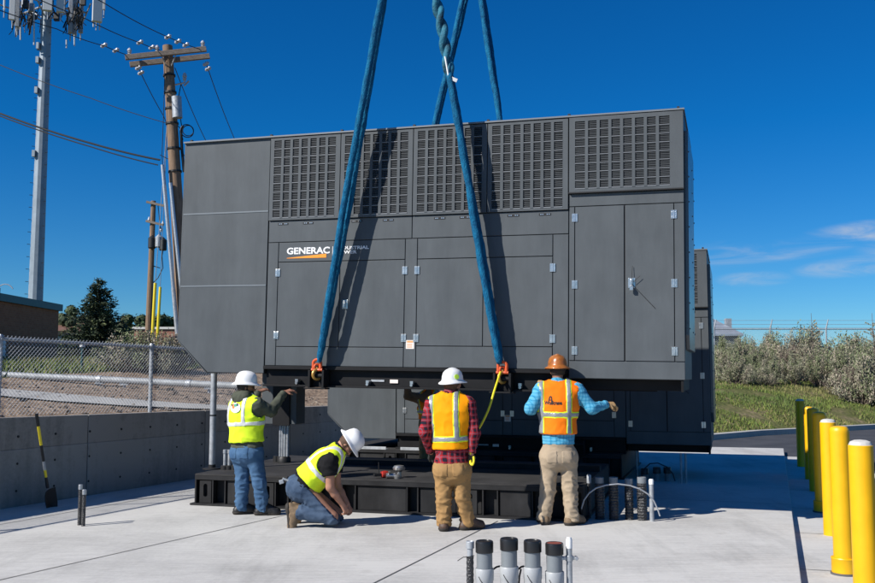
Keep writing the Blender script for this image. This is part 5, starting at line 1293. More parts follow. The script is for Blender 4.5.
def s_right():
    Yr = random.uniform(26.5, 50) if random.random() < 0.8 else random.uniform(26.5, 36); u = random.uniform(690, 960); x = (u - CX) / F * Yr; e = bank_e(x, Yr)
    if e < 0.45: return None
    if mnoise.noise((x * 0.5, Yr * 0.5, 6)) > 0.18: return None
    return (x, Yr, terrain(x, Yr))
tag(blade_patch(42000, s_right, 0.03, 0.13, 0.02).build('grass', [M['grass1'], M['grass2'], M['grass3']]), 'rough green and dry grass on the bank beyond the road', 'grass', kind='stuff')

# ------------------------------------------------------------------ shrubs and trees
def shrub(name, R_, H_, nst, nlf, mats_, seed, lw=0.02, ll=0.07):
    rd = random.Random(seed); root = thing(name, (0, 0, 0)); st_ = MB(); lf = MB(); V, Fc, Mi = [], [], []
    for i in range(nst):
        a = rd.uniform(0, 2 * PI); sp = abs(rd.gauss(0, 0.6)); sp = min(sp, 1.2); hh = H_ * rd.uniform(0.5, 1.12) * (1 - 0.35 * sp * sp)
        p0 = Vector((rd.gauss(0, 0.08) * R_, rd.gauss(0, 0.08) * R_, -0.05)); p3 = Vector((math.cos(a) * R_ * sp, math.sin(a) * R_ * sp, hh)); pm = p0.lerp(p3, 0.5) + Vector((math.cos(a), math.sin(a), -0.6)) * 0.12 * R_ * sp
        st_.tube([p0, pm, p3], [0.022, 0.014, 0.005], 4)
        tone = rd.choice((0, 0, 1, 1, 2, 2)); per = max(3, nlf // nst)
        for k in range(per):
            t = rd.uniform(0.28, 1.0) ** 0.8; c = (p0.lerp(pm, t * 2) if t < 0.5 else pm.lerp(p3, t * 2 - 1)) + Vector((rd.gauss(0, 1), rd.gauss(0, 1), rd.gauss(0, 0.8))) * 0.075 * R_
            d = Vector((rd.gauss(0, 0.6) + (p3.x - c.x) * 0.6, rd.gauss(0, 0.6) + (p3.y - c.y) * 0.6, rd.uniform(0.2, 1.2))).normalized(); n_ = d.cross(Vector((rd.gauss(0, 1), rd.gauss(0, 1), rd.gauss(0, 1)))).normalized()
            L_ = ll * rd.uniform(0.6, 1.6); W_ = lw * rd.uniform(0.6, 1.4); o = len(V)
            V += [c - n_ * W_ * 0.4, c + d * L_ * 0.5 - n_ * W_, c + d * L_, c + d * L_ * 0.5 + n_ * W_]; Fc.append((o, o + 1, o + 2, o + 3)); Mi.append(tone if rd.random() < 0.75 else rd.randrange(3))
    st_.build('stems', M['twig'], root); lf.v, lf.f, lf.m = V, Fc, Mi; lf.build('foliage', mats_, root); return root
SAGE = [M['sage1'], M['sage2'], M['sage3']]
protos = [shrub('sagebrush', 1.0, 1.2, 44, 7000, SAGE, 10, 0.014, 0.075), shrub('sagebrush', 0.9, 1.45, 36, 6000, SAGE, 11, 0.013, 0.08), shrub('sagebrush', 1.15, 0.95, 52, 6500, [M['sage3'], M['sage1'], M['twig']], 12, 0.011, 0.09), shrub('sagebrush', 0.85, 1.15, 40, 6000, [M['sage2'], M['sage2'], M['sage1']], 13, 0.015, 0.07)]
used = [False] * 4
def put(k, x, y, s, rz, lab, group, sz=None):
    if not used[k]: o = protos[k]; used[k] = True
    else: o = copy_tree(protos[k])
    o.location = (x, y, terrain(x, y)); o.rotation_euler = (0, 0, rz); o.scale = (s, s, sz or s); tag(o, lab, 'shrub', group); return o
fine = [shrub('sagebrush', 1.0, 1.0, 60, 7500, SAGE, 21, 0.014, 0.055), shrub('sagebrush', 1.0, 1.0, 60, 7000, [M['sage1'], M['sage3'], M['twig']], 22, 0.013, 0.055)]
protos += fine; used += [False, False]
rd = random.Random(5); n_s = 0
spots = []
for Yr, us, sc_ in ((35.8, (862, 880), 1.05), (37.5, (738, 762, 855, 885), 0.95), (39.3, (728, 748, 771, 790, 812, 838, 866, 890), 1.1), (41.5, (722, 744, 765, 786, 806, 826, 848, 872, 897), 1.2), (44, (718, 738, 757, 778, 797, 818, 840, 861, 884), 1.3), (47, (728, 748, 768, 792, 812, 833, 853, 874, 896), 1.35)):
    for u in us: spots.append((u + rd.uniform(-4, 4), Yr + rd.uniform(-0.6, 0.6), sc_ * rd.uniform(0.6, 1.15) * (0.74 + 0.42 * max(0, min(1, (u - 722) / 120)))))
for i, (u, Yr, s_) in enumerate(spots):
    x = (u - CX) / F * Yr; k = rd.choice((0, 0, 1, 2, 3)) if Yr > 38.5 else rd.choice((2, 0))
    put(k, x, Yr, s_, rd.uniform(0, 6.28), 'grey green sagebrush growing in the thicket on the bank beyond the road', 'sagebrush on the bank', s_ * rd.uniform(0.9, 1.4))
for u, v, s_, lab in ((137, 371.5, 1.15, 'pale grey green bush behind the fence, left of the yellow guards'), (152, 371, 1.2, 'grey green bush behind the fence, standing right at the yellow guards'), (174, 372.5, 1.1, 'grey bush behind the fence beside the hanging unit')):
    p = hit(u, v); put(4 if u != 174 else 5, p.x, p.y, s_ * 1.05, u, lab, 'bushes behind the fence', s_ * 0.92)
# tall dry stalks rising out of the thicket
for u, vt, Yr, lab in ((812, 313, 41, 'tall bare branched stalk rising above the thicket near the fence'), (873, 313, 41, 'tall dry stalk above the thicket at the right picture edge')):
    x = (u - CX) / F * Yr; z0 = terrain(x, Yr); top = at(u, vt, Yr).z; root = thing('dry_stalk', (x, Yr, z0), label=lab, cat='plant', group='dry stalks above the thicket'); b = MB(); l = MB()
    b.tube([(0, 0, -0.05), (0.03, 0, (top - z0) * 0.5), (0, 0.02, top - z0)], [0.03, 0.022, 0.008], 5)
    for k in range(26):
        z = (top - z0) * random.uniform(0.35, 0.95); a = random.uniform(0, 6.28); L_ = random.uniform(0.25, 0.75) * (1.25 - z / (top - z0)); e_ = Vector((math.cos(a) * L_, math.sin(a) * L_, z + L_ * 0.55)); b.tube([(0, 0, z), e_], [0.011, 0.004], 4)
        for q in range(16):
            c = Vector((0, 0, z)).lerp(e_, random.uniform(0.5, 1.05)); d = Vector((random.gauss(0, 1), random.gauss(0, 1), random.gauss(0.4, 1))).normalized() * 0.07; n_ = d.cross(Vector((0.3, 1, 0.2))).normalized() * 0.022; l.add([c - n_, c + d, c + n_], [(0, 1, 2)])
    b.build('stems', M['twig'], root); l.build('foliage', M['sage1'], root)

def conifer(x, y, H_, R_, lab, seed, group=None, n_l=36):
    rd = random.Random(seed); z0 = terrain(x, y); root = thing('conifer_tree', (x, y, z0), label=lab, cat='tree', group=group)
    MB().tube([(0, 0, -0.1), (0.03, 0, H_ * 0.5), (0, 0, H_ * 0.98)], [0.16, 0.09, 0.01], 8).build('trunk', M['bark'], root)
    br = MB(); b = MB(); V, Fc, Mi = [], [], []
    for i in range(n_l):
        f_ = i / (n_l - 1); z = H_ * (0.04 + 0.95 * f_); Rl = R_ * (1 - f_) ** 0.8 * rd.uniform(0.85, 1.1) + 0.10; nb = max(3, int(11 * (1 - f_) + 3))
        for k in range(nb):
            a = 2 * PI * (k + rd.random()) / nb; L_ = Rl * rd.choice((rd.uniform(0.35, 0.8), rd.uniform(0.75, 1.2))); dz = -0.10 * L_ + 0.2 * L_ * f_
            tip = Vector((math.cos(a) * L_, math.sin(a) * L_, z + dz + rd.gauss(0, 0.06)))
            br.tube([(0, 0, z), tip], [0.022, 0.005], 3)
            for q in range(int(12 + 34 * L_)):
                t = rd.uniform(0.15, 1.03); c = Vector((0, 0, z)).lerp(tip, t) + Vector((rd.gauss(0, 0.09), rd.gauss(0, 0.09), rd.gauss(0.0, 0.07)))
                d = Vector((math.cos(a) + rd.gauss(0, 0.6), math.sin(a) + rd.gauss(0, 0.6), rd.gauss(0.25, 0.45))).normalized(); n_ = d.cross(Vector((rd.gauss(0, 1), rd.gauss(0, 1), rd.gauss(0, 1)))).normalized()
                L2, W2 = rd.uniform(0.10, 0.22), rd.uniform(0.03, 0.055); o = len(V)
                V += [c - n_ * W2, c + d * L2 * 0.6 - n_ * W2 * 0.7, c + d * L2, c + n_ * W2]; Fc.append((o, o + 1, o + 2, o + 3)); Mi.append(2 if (t > 0.85 and rd.random() < 0.5) else rd.choice((0, 0, 1)))
    br.build('branches', M['bark'], root); b.v, b.f, b.m = V, Fc, Mi; b.build('crown', [M['needle1'], M['needle2'], M['needle_tip_lit']], root); return root
Yc = 50.0; x = (97 - CX) / F * Yc; conifer(x, Yc, at(97, 280, Yc).z - terrain(x, Yc), 2.25, 'tall dark conifer standing behind the fence beside the brown brick building', 3)
def broad(x, y, H_, R_, lab, seed, group, conic=0.0):
    rd = random.Random(seed); z0 = terrain(x, y); root = thing('leafy_tree', (x, y, z0), label=lab, cat='tree', group=group); MB().tube([(0, 0, -0.2), (0, 0, H_ * 0.6)], [0.2, 0.08], 6).build('trunk', M['bark'], root)
    b = MB(); V, Fc, Mi = [], [], []
    cl = [(Vector((rd.gauss(0, 0.42) * R_ * (1 - conic * h_), rd.gauss(0, 0.42) * R_ * (1 - conic * h_), H_ * (0.25 + 0.7 * h_))), R_ * rd.uniform(0.22, 0.42) * (1 - 0.5 * conic * h_)) for h_ in [rd.random() for _ in range(16)]]
    for c0, r in cl:
        tn = rd.choice((0, 1, 1, 2))
        for q in range(170):
            d = Vector((rd.gauss(0, 1), rd.gauss(0, 1), rd.gauss(0, 1))).normalized(); c = c0 + d * r * rd.uniform(0.5, 1.1); n_ = d.cross(Vector((rd.gauss(0, 1), rd.gauss(0, 1), rd.gauss(0, 1)))).normalized(); e_ = d.cross(n_); s_ = rd.uniform(0.10, 0.22) * max(1, R_ / 1.6); o = len(V)
            V += [c - n_ * s_, c + e_ * s_ * 0.6, c + n_ * s_, c - e_ * s_ * 0.6]; Fc.append((o, o + 1, o + 2, o + 3)); Mi.append(tn if rd.random() < 0.7 else rd.randrange(3))
    b.v, b.f, b.m = V, Fc, Mi; b.build('crown', [M['needle2'], M['leaf1'], M['leaf2']], root)
GT = 'trees on the far slope behind the left fence'
for u, vt, Yr, R_, lab, cn in ((72, 308, 105, 2.6, 'dark green tree far off just left of the conifer', 0.5), (64, 316, 100, 2.4, 'olive green tree far off beside the brown building corner', 0), (127, 316, 110, 2.2, 'grey green tree far off just right of the conifer', 0),
                           (142, 312, 112, 2.6, 'dark pointed tree far off left of the wooden poles', 0.8), (136, 326, 104, 2.8, 'low olive tree far off between the conifer and the red brick building', 0), (163, 318, 112, 3.0, 'dark round tree above the red brick building roof', 0.3), (171, 322, 114, 2.6, 'olive tree above the red brick roof beside the pipes', 0),
                           (78, 344, 70, 2.4, 'low dark tree at the left foot of the conifer', 0), (112, 340, 72, 2.4, 'low dark tree at the right foot of the conifer', 0)):
    x = (u - CX) / F * Yr; broad(x, Yr, at(u, vt, Yr).z - terrain(x, Yr), R_, lab, int(u), GT, cn)

# ------------------------------------------------------------------ buildings
def bld(name, lab, x0, x1, y0, y1, ztop, wallm, fascia, fh, roofm, zb=1.0):
    root = thing(name, ((x0 + x1) / 2, (y0 + y1) / 2, zb), label=lab, cat='building'); global OFF; OFF = Vector(((x0 + x1) / 2, (y0 + y1) / 2, zb))
    MB().box(x0, x1, y0, y1, zb, ztop - fh).build('wall', wallm, root); MB().box(x0 - 0.12, x1 + 0.12, y0 - 0.12, y1 + 0.12, ztop - fh + 0.002, ztop).build('fascia', fascia, root)
    MB().box(x0, x1, y0, y1, ztop + 0.002, ztop + 0.02).build('roof', roofm, root); return root
Yb = 39.0; xb = (58 - CX) / F * Yb; zt = at(58, 304.5, Yb).z
rt = bld('brick_building', 'low brown brick building with teal roof edge at the left picture edge', xb - 14, xb, 24.0, Yb, zt, M['brick'], M['teal'], 0.28, M['roof_gravel'])
for u, v0, v1, yy, r in ((8, 288, 300, 33.4, 0.10), (2.5, 284, 315, 32.8, 0.16)):
    p = at(u, v1, yy); q = at(u, v0, yy); MB().tube([(p.x - 0.4, p.y, zt - 0.3), (p.x - 0.4, p.y, q.z)], r, 10).build('roof_vent', M['cable'], rt, smooth=True)
p = at(13, 296, 34.0); MB().torus(Vector((p.x - 0.3, p.y, zt + 0.05)), 0.32, 0.02, 0.15 * PI, 0.85 * PI, Matrix.Identity(3)).build('roof_hoop', M['galv'], rt)
OFF = Vector((0, 0, 0))
p = at(1, 358, 31.5); zg = terrain(p.x, p.y); root = thing('ribbed_tank', (p.x, p.y, zg), label='white ribbed cylinder standing by the brick building at the picture edge', cat='tank')
zt2 = at(1, 338, 31.5).z - zg; MB().lathe([(0.13 + 0.012 * math.sin(z * 42), z) for z in np.linspace(0, zt2, 60)] + [(0.001, zt2 + 0.03)], 18).build('tank_body', M['white'], root, smooth=True)
Yb = 76.0; x0 = (134 - CX) / F * Yb; x1 = (215 - CX) / F * Yb; bld('red_brick_building', 'long low red brick building far behind the wooden poles', x0, x1, Yb, Yb + 14, at(134, 327, Yb).z, M['brick_red'], mat('roof_edge_white', (0.6, 0.58, 0.54), 0.7), 0.18, M['roof_gravel'], 1.2)
OFF = Vector((0, 0, 0))
def house(u0, u1, v_eave, v_ridge, Yh, lab):
    x0, x1 = (u0 - CX) / F * Yh, (u1 - CX) / F * Yh; ze, zr = at(u0, v_eave, Yh).z, at(u0, v_ridge, Yh).z; zg = terrain((x0 + x1) / 2, Yh) - 0.5; xc = (x0 + x1) / 2
    root = thing('house', (xc, Yh + 4, zg), label=lab, cat='house', group='brown roofed houses on the far slope'); global OFF; OFF = Vector((xc, Yh + 4, zg))
    MB().box(x0, x1, Yh, Yh + 8, zg, ze).build('wall', M['stucco'], root)
    r = MB(); r.add([(x0 - 0.4, Yh - 0.4, ze), (x1 + 0.4, Yh - 0.4, ze), (x1 + 0.4, Yh + 8.4, ze), (x0 - 0.4, Yh + 8.4, ze), (x0 + 1.2, Yh + 4, zr), (x1 - 1.2, Yh + 4, zr)], [(0, 1, 5, 4), (1, 2, 5), (2, 3, 4, 5), (3, 0, 4), (0, 3, 2, 1)]); r.build('roof', M['roof_brown'], root)
    for k in range(3):
        xw = x0 + (x1 - x0) * (0.2 + 0.3 * k); MB().box(xw - 0.5, xw + 0.5, Yh - 0.03, Yh + 0.02, ze - 1.6, ze - 0.5).build('window', M['glass'], root)
    OFF = Vector((0, 0, 0))
house(40, 82, 331, 321, 96, 'brown roofed house far off between the brick building and the conifer'); house(116, 150, 335, 326, 120, 'brown roofed house far off right of the conifer, half hidden by trees')
# shed on the right
Yh = 58.0; xs0, xs1 = (700 - CX) / F * Yh, (739 - CX) / F * Yh; zg = terrain(xs1, Yh) - 0.2; ze = at(739, 334, Yh).z; zr = at(718, 317.5, Yh).z; xc = (xs0 + xs1) / 2
root = thing('metal_roof_shed', (xc, Yh + 1.5, zg), label='small dark shed with pale metal hip roof beyond the bank, beside the rear unit', cat='shed'); OFF = Vector((xc, Yh + 1.5, zg))
MB().box(xs0, xs1, Yh, Yh + 3, zg, ze).build('wall', M['shed_wall'], root)
r = MB(); ov = 0.22; r.add([(xs0 - ov, Yh - ov, ze), (xs1 + ov, Yh - ov, ze), (xs1 + ov, Yh + 3 + ov, ze), (xs0 - ov, Yh + 3 + ov, ze), (xc - 0.1, Yh + 1.5, zr), (xc + 0.1, Yh + 1.5, zr), (xs0 - ov, Yh - ov, ze - 0.12), (xs1 + ov, Yh - ov, ze - 0.12), (xs1 + ov, Yh + 3 + ov, ze - 0.12), (xs0 - ov, Yh + 3 + ov, ze - 0.12)],
    [(0, 1, 5, 4), (1, 2, 5), (2, 3, 4, 5), (3, 0, 4), (0, 6, 7, 1), (1, 7, 8, 2), (2, 8, 9, 3), (3, 9, 6, 0), (6, 9, 8, 7)]); r.build('roof', M['metal_roof'], root)
pv = at(728, 323, Yh + 1); MB().box(pv.x - 0.18, pv.x + 0.18, pv.y - 0.18, pv.y + 0.18, pv.z - 0.5, pv.z + 0.28).build('roof_vent', M['galv_dull'], root)
OFF = Vector((0, 0, 0))

# barbed wire fence on the bank
Yq = 50.0
def bf_pt(u, v): return at(u, v, Yq)
pb = bf_pt(770, 360); root = thing('security_fence', pb, label='tall wire fence with angled barbed wire arms along the top of the bank', cat='fence'); OFF = pb.copy()
for u in (602, 658, 714, 770, 826, 882, 938):
    t_ = bf_pt(u, 329); x = t_.x; z0 = terrain(x, Yq); a_ = Vector((x + 0.12, Yq - 0.05, t_.z + 0.52)); MB().tube([(x, Yq, z0 - 0.1), (x, Yq, t_.z), a_], [0.045, 0.045, 0.025], 8).build('fence_post', M['galv_dull'], root)
MB().tube([bf_pt(590, 329), bf_pt(960, 329)], 0.036, 6).build('top_rail', M['galv_dull'], root)
for q in (0.15, 0.5, 0.92): MB().tube([bf_pt(590, 329) + Vector((0.03 + 0.1 * q, -0.05 * q, 0.5 * q)), bf_pt(960, 329) + Vector((0.03 + 0.1 * q, -0.05 * q, 0.5 * q))], 0.009, 4).build('barbed_wire', M['galv_dull'], root)
b = MB(); xa, xb2, zt3 = bf_pt(600, 329).x, bf_pt(950, 329).x, bf_pt(700, 329).z
for i in range(int((xb2 - xa) / 0.11)):
    x = xa + i * 0.11
    b.tube([(x, Yq, zt3 - 2.0), (x + 2.0, Yq, zt3)], 0.0035, 3, 0, False); b.tube([(x + 2.0, Yq + 0.01, zt3 - 2.0), (x, Yq + 0.01, zt3)], 0.0035, 3, 0, False)
b.build('wire_mesh', M['galv_dull'], root)
OFF = Vector((0, 0, 0))

# ------------------------------------------------------------------ monopole and wooden poles
Ym = 62.0; px = at(35.5, 300, Ym).x; zb = terrain(px, Ym); root = thing('cell_tower', (px, Ym, zb), label='tall grey steel monopole carrying cell antennas at its top', cat='tower'); OFF = Vector((px, Ym, zb)); zt = at(47, -45, Ym).z
n = 12; b = MB(); b.tube([(px, Ym, zb - 0.2), (px, Ym, at(35, 300, Ym).z), (px, Ym, zt)], [0.53, 0.47, 0.31], n); b.build('mast', M['mono'], root)
for z in np.arange(6, zt, 0.42):
    MB() if False else None
pg = MB()
for i, z in enumerate(np.arange(5, zt - 1, 0.42)):
    r = 0.53 - 0.22 * (z - zb) / (zt - zb); a = -2.6 if i % 2 else -0.5; pg.tube([(px + r * math.cos(a), Ym + r * math.sin(a), z), (px + (r + 0.2) * math.cos(a), Ym + (r + 0.2) * math.sin(a), z)], 0.018, 4)
pg.build('climbing_pegs', M['cable'], root)
for v in (48, 62, 92, 155): 
    z = at(40, v, Ym).z; MB().box(px - 0.42, px - 0.22, Ym - 0.52, Ym - 0.2, z - 0.22, z + 0.22).build('junction_box', M['mono'], root)
z1 = at(40, 6, Ym).z
for k in range(3):
    a = 2 * PI * k / 3 + 0.5; e_ = Vector((px + 2.6 * math.cos(a), Ym + 2.6 * math.sin(a), z1)); s_ = Vector((-math.sin(a), math.cos(a), 0)) * 1.9
    MB().tube([(px, Ym, z1 + 0.1), e_], 0.07, 6).build('arm', M['galv_dull'], root); MB().tube([(px, Ym, z1 - 1.0), e_.lerp(Vector((px, Ym, z1)), 0.3)], 0.05, 6).build('arm', M['galv_dull'], root)
    for dz in (0, 1.3): MB().tube([e_ - s_ + Vector((0, 0, dz)), e_ + s_ + Vector((0, 0, dz))], 0.05, 6).build('arm', M['galv_dull'], root)
def ant(u, v0, v1, w_, dd, yy, m='antenna', rot=0.3):
    p, q = at(u, v1, yy), at(u, v0, yy); wm = w_ / F * yy / 2; mt = Matrix.Translation(Vector((p.x, yy, 0))) @ Matrix.Rotation(rot, 4, 'Z'); b = MB(); b.box(-wm, wm, -dd, dd, p.z, q.z, 0, mt); b.build('antenna', M[m], root, bevel=0.02)
    MB().tube([mt @ Vector((0, dd + 0.08, p.z - 0.5)), mt @ Vector((0, dd + 0.08, q.z))], 0.04, 6).build('mount_pipe', M['galv_dull'], root)
ant(12, -32, 20, 5.5, 0.12, 60.4); ant(17, -22, 27, 4, 0.14, 61, 'galv_dull'); ant(30.5, -25, 26, 3, 0.08, 64); ant(47.5, -38, 11, 9, 0.16, 59.6); ant(60.5, -30, 12.5, 8, 0.16, 60); ant(70, -20, 33, 4, 0.2, 62.5, 'galv_dull'); ant(74.5, -25, 35, 4, 0.2, 63, 'galv_dull')
ant(80.5, -28, 33, 4.5, 0.12, 63.5, 'galv_dull'); ant(97, -34, 22, 9.5, 0.18, 60.5, 'antenna', 0.5); ant(104, -30, 10, 2.5, 0.1, 62); ant(4, -28, 10, 2, 0.05, 62)
for u, v0, v1 in ((34, 5, 45), (16, 25, 37), (20.5, 25, 40), (66.5, 40, 48), (74.5, 35, 46), (4.5, 0, 10), (93.5, 20, 27), (99.5, 22, 30)):
    p, q = at(u, v0, 61.5), at(u, v1, 61.5); MB().tube([p, q], 0.05, 6).build('whip', M['antenna'], root)
cbm = MB()
for i in range(46):
    u = random.choice((17, 22, 26, 38, 56, 66, 72, 78, 80)) + random.uniform(-4, 4); yy = random.uniform(60.5, 63); v = random.uniform(0, 14); pts = [at(u, v, yy)]
    for k in range(4): u += random.uniform(-3.5, 3.5); v += random.uniform(2, 7); pts.append(at(u, v, yy + random.uniform(-.2, .2)))
    cbm.tube(pts, random.choice((0.03, 0.045, 0.06)), 4)
for i in range(16):
    u, v, yy = random.uniform(16, 84), random.uniform(-6, 26), random.uniform(60.5, 63.5)
    if 38 < u < 56: continue
    p = at(u, v, yy); MB().box(p.x - 0.16, p.x + 0.16, yy - 0.12, yy + 0.12, p.z - 0.28, p.z + 0.28).build('radio_unit', M['galv_dull'] if i % 3 == 0 else M['cable'], root)
cbm.build('cable_bundle', M['cable'], root)
OFF = Vector((0, 0, 0))

Yp = 31.0
pt, pbm = at(167.5, 46, Yp), at(187, 372, Yp); pbm.z = terrain(pbm.x, Yp) - 0.3
root = thing('utility_pole', (pbm.x, Yp, pbm.z), label='tall near wooden utility pole with double crossarm and riser pipes, partly behind the unit', cat='utility pole', group='wooden utility poles'); OFF = pbm.copy()
def onp(v, dy=0.0):        # a point on the pole at image row v
    q = (v - 46) / (372 - 46); return Vector((0, dy, 0)) + at(167.5 + (187 - 167.5) * q, v, Yp)
MB().tube([pbm, pt.lerp(pbm, 0.5), pt], [0.24, 0.21, 0.165], 14).build('pole', M['wood'], root, smooth=True)
la, rb_ = at(127.5, 61.5, Yp - 0.5), at(208, 53, Yp + 0.1)
for dy, dz in ((-0.24, 0.05), (0.24, -0.03)):
    a, b2 = la + Vector((0.0, dy, dz)), rb_ + Vector((0, dy, dz)); d = (b2 - a); ang = math.atan2(d.y, d.x); el = math.atan2(d.z, math.hypot(d.x, d.y)); mt = Matrix.Translation(a) @ Matrix.Rotation(ang, 4, 'Z') @ Matrix.Rotation(-el, 4, 'Y')
    MB().box(0, d.length, -0.06, 0.06, -0.085, 0.085, 0, mt).build('crossarm', M['wood_grey'], root, bevel=0.008)
for q in (0.44, 0.62):
    a = la.lerp(rb_, q); MB().tube([a + Vector((0, -0.2, 0)), onp(72)], 0.02, 5).build('brace', M['galv_dull'], root)
def insul(p, h=0.32, m='ceramic'):
    MB().lathe([(0.03, 0), (0.03, 0.08), (0.07, 0.1), (0.04, 0.13), (0.075, 0.16), (0.04, 0.19), (0.08, 0.22), (0.06, h - 0.04), (0.02, h)], 10, tuple(p)).build('insulator', M[m], root, smooth=True)
for q in (0.02, 0.36, 0.93): insul(la.lerp(rb_, q) + Vector((0, 0, 0.14)))
a = at(187, 80, Yp); MB().tube([onp(86), at(184, 83, Yp)], 0.03, 6).build('bracket', M['galv'], root); insul(at(184.5, 83, Yp), 0.36); MB().tube([at(184, 86, Yp), at(189, 81, Yp)], 0.03, 6).build('bracket', M['galv'], root)
MB().tube([at(176.5, 97, Yp - .2), at(177.5, 118, Yp - .2)], 0.17, 12).build('meter_can', M['galv_dull'], root, smooth=True)
for v in (75, 92, 108, 123, 148, 171): 
    MB().tube([onp(v), onp(v + 1.6)], 0.215 - 0.0 + (v - 75) * 0.0002, 12).build('pole_band', M['cable'], root)
for (ua, va), (ub, vb), wd in (((162.5, 165), (178, 342), 0.062), ((170.5, 183), (187.5, 350), 0.062)):
    a, b2 = at(ua, va, Yp - .3), at(ub, vb, Yp - .3); b2.z = max(b2.z, 0.5); c = a.lerp(b2, 0.7); MB().tube([a, c], wd, 10).build('riser_pipe', M['galv'], root, smooth=True); MB().tube([c, a.lerp(b2, 1.25)], wd * 1.12, 10).build('riser_pipe', M['galv_dull'], root, smooth=True)
b = MB(); c0 = at(187, 131, Yp - .1); b.torus(c0, 0.22, 0.018, 0, 2 * PI, Matrix.Rotation(0.5, 3, 'Z'), 20, 5); b.torus(c0 + Vector((0.03, .03, 0.02)), 0.18, 0.016, 0, 2 * PI, Matrix.Rotation(0.2, 3, 'Z'), 20, 5)
b.tube([at(183, 126, Yp), at(181, 131, Yp), at(182, 150, Yp), at(184, 172, Yp)], 0.05, 6); b.tube([at(165, 60, Yp - .2), at(164, 100, Yp - .2), at(162, 155, Yp - .2), at(163, 170, Yp - .2)], 0.012, 4); b.tube([at(160, 155, Yp), at(170, 160, Yp), at(176, 170, Yp), at(181, 200, Yp)], 0.012, 4); b.tube([at(181, 84, Yp), at(178, 100, Yp), at(181, 122, Yp), at(182, 128, Yp)], 0.016, 4); b.tube([at(169, 118, Yp), at(180, 128, Yp), at(183, 140, Yp)], 0.014, 4)
b.build('pole_cables', M['cable'], root, smooth=True)
OFF = Vector((0, 0, 0))

def wire(pix, r, lab, dots=(), m='cable'):
    pts3 = [at(u, v, y) for u, v, y in pix]; n = 24; out = []
    for i in range(len(pts3) - 1):
        for q in range(n): 
            t = q / n; p = pts3[i].lerp(pts3[i + 1], t); p = p - Vector((0, 0, 0.012 * (pts3[i + 1] - pts3[i]).length * 4 * t * (1 - t))); out.append(p)
    out.append(pts3[-1]); root = thing('power_line', pts3[0], label=lab, cat='wire', group='overhead lines'); global OFF; OFF = pts3[0].copy()
    MB().tube(out, r, 5).build('cable', M[m], root, smooth=True)
    for u, v, y in dots:
        p = at(u, v, y); MB().lathe([(0.02, -0.12), (0.07, -0.07), (0.05, 0), (0.07, 0.07), (0.02, 0.12)], 8, (0, 0, 0), 0, Matrix.Translation(p) @ Matrix.Rotation(1.1, 4, 'Y')).build('strain_insulator', M['ceramic'], root, smooth=True)
    OFF = Vector((0, 0, 0))
wire([(203, 50, Yp), (170, 38, Yp - 2), (104.5, 3.4, Yp - 6), (30, -42, Yp - 9)], 0.014, 'topmost overhead wire running up left from the right crossarm end', [(168, 37, Yp - 2.1), (178, 41.5, Yp - 1.5), (186, 45, Yp - 1)])
wire([(165, 52, Yp), (140.5, 43, Yp - 1.5), (86, 19, Yp - 5), (0, -20, Yp - 9)], 0.014, 'middle overhead wire running up left from the crossarm centre', [(140, 42.5, Yp - 1.5), (152, 47.5, Yp - .8)])
wire([(130, 56, Yp - .5), (104.5, 46, Yp - 1.8), (56.6, 29, Yp - 5), (-60, -14, Yp - 10)], 0.014, 'lower overhead wire running up left from the left crossarm end', [(104, 45.5, Yp - 1.8), (116, 50.5, Yp - 1.1)])
wire([(166, 123, Yp), (90, 98, Yp), (0, 65, Yp), (-80, 33, Yp)], 0.013, 'single thin wire crossing the monopole about halfway up')
wire([(160, 160, Yp), (90, 143, Yp), (0, 113.5, Yp), (-80, 84, Yp)], 0.034, 'thick upper telecom cable crossing the lower monopole')
wire([(158, 165, Yp), (90, 146.5, Yp), (0, 116, Yp), (-80, 86, Yp)], 0.022, 'thinner lower telecom cable crossing the lower monopole')
wire([(137, 65, Yp - .4), (163, 115, Yp + 4), (181, 150, Yp + 9), (215, 200, Yp + 16)], 0.015, 'wire dropping from the left crossarm end behind the pole', [(138.5, 68, Yp - .3), (141, 73, Yp + .1)])
wire([(175, 68, Yp), (206, 141, Yp + 8), (235, 200, Yp + 16)], 0.015, 'wire dropping from the pole top behind the grey unit')
wire([(205.7, 62, Yp), (235, 140, Yp + 8), (262, 205, Yp + 16)], 0.015, 'wire dropping from the right crossarm end behind the grey unit', [(206, 64, Yp), (208, 69, Yp + .4)])

# farther pole
Yq2 = 58.0; pt, pb = at(153.5, 201, Yq2), at(147, 372, Yq2); pb.z = terrain(pb.x, Yq2) - 0.3
root = thing('utility_pole', pb, label='smaller farther wooden pole with transformer cans, left of the yellow guards', cat='utility pole', group='wooden utility poles'); OFF = pb.copy()
MB().tube([pb, pt], [0.22, 0.15], 10).build('pole', M['wood'], root, smooth=True)
for v, ua, ub in ((204, 147.5, 165.5), (223, 147, 164)):
    a, b2 = at(ua, v - 1.5, Yq2), at(ub, v + 2.5, Yq2); d = b2 - a; MB().box(0, d.length, -0.06, 0.06, -0.07, 0.07, 0, Matrix.Translation(a - Vector((0, .2, 0))) @ Matrix.Rotation(math.atan2(d.z, d.x) * -1, 4, 'Y')).build('crossarm', M['wood_grey'], root)
for u, v in ((152, 243), (159, 242), (163, 245)): 
    p = at(u, v, Yq2 - .35); MB().lathe([(0.2, -0.35), (0.24, -0.3), (0.24, 0.3), (0.15, 0.38), (0.03, 0.5)], 12, tuple(p)).build('transformer_can', M['galv_dull'] if u == 159 else M['cable'], root, smooth=True)
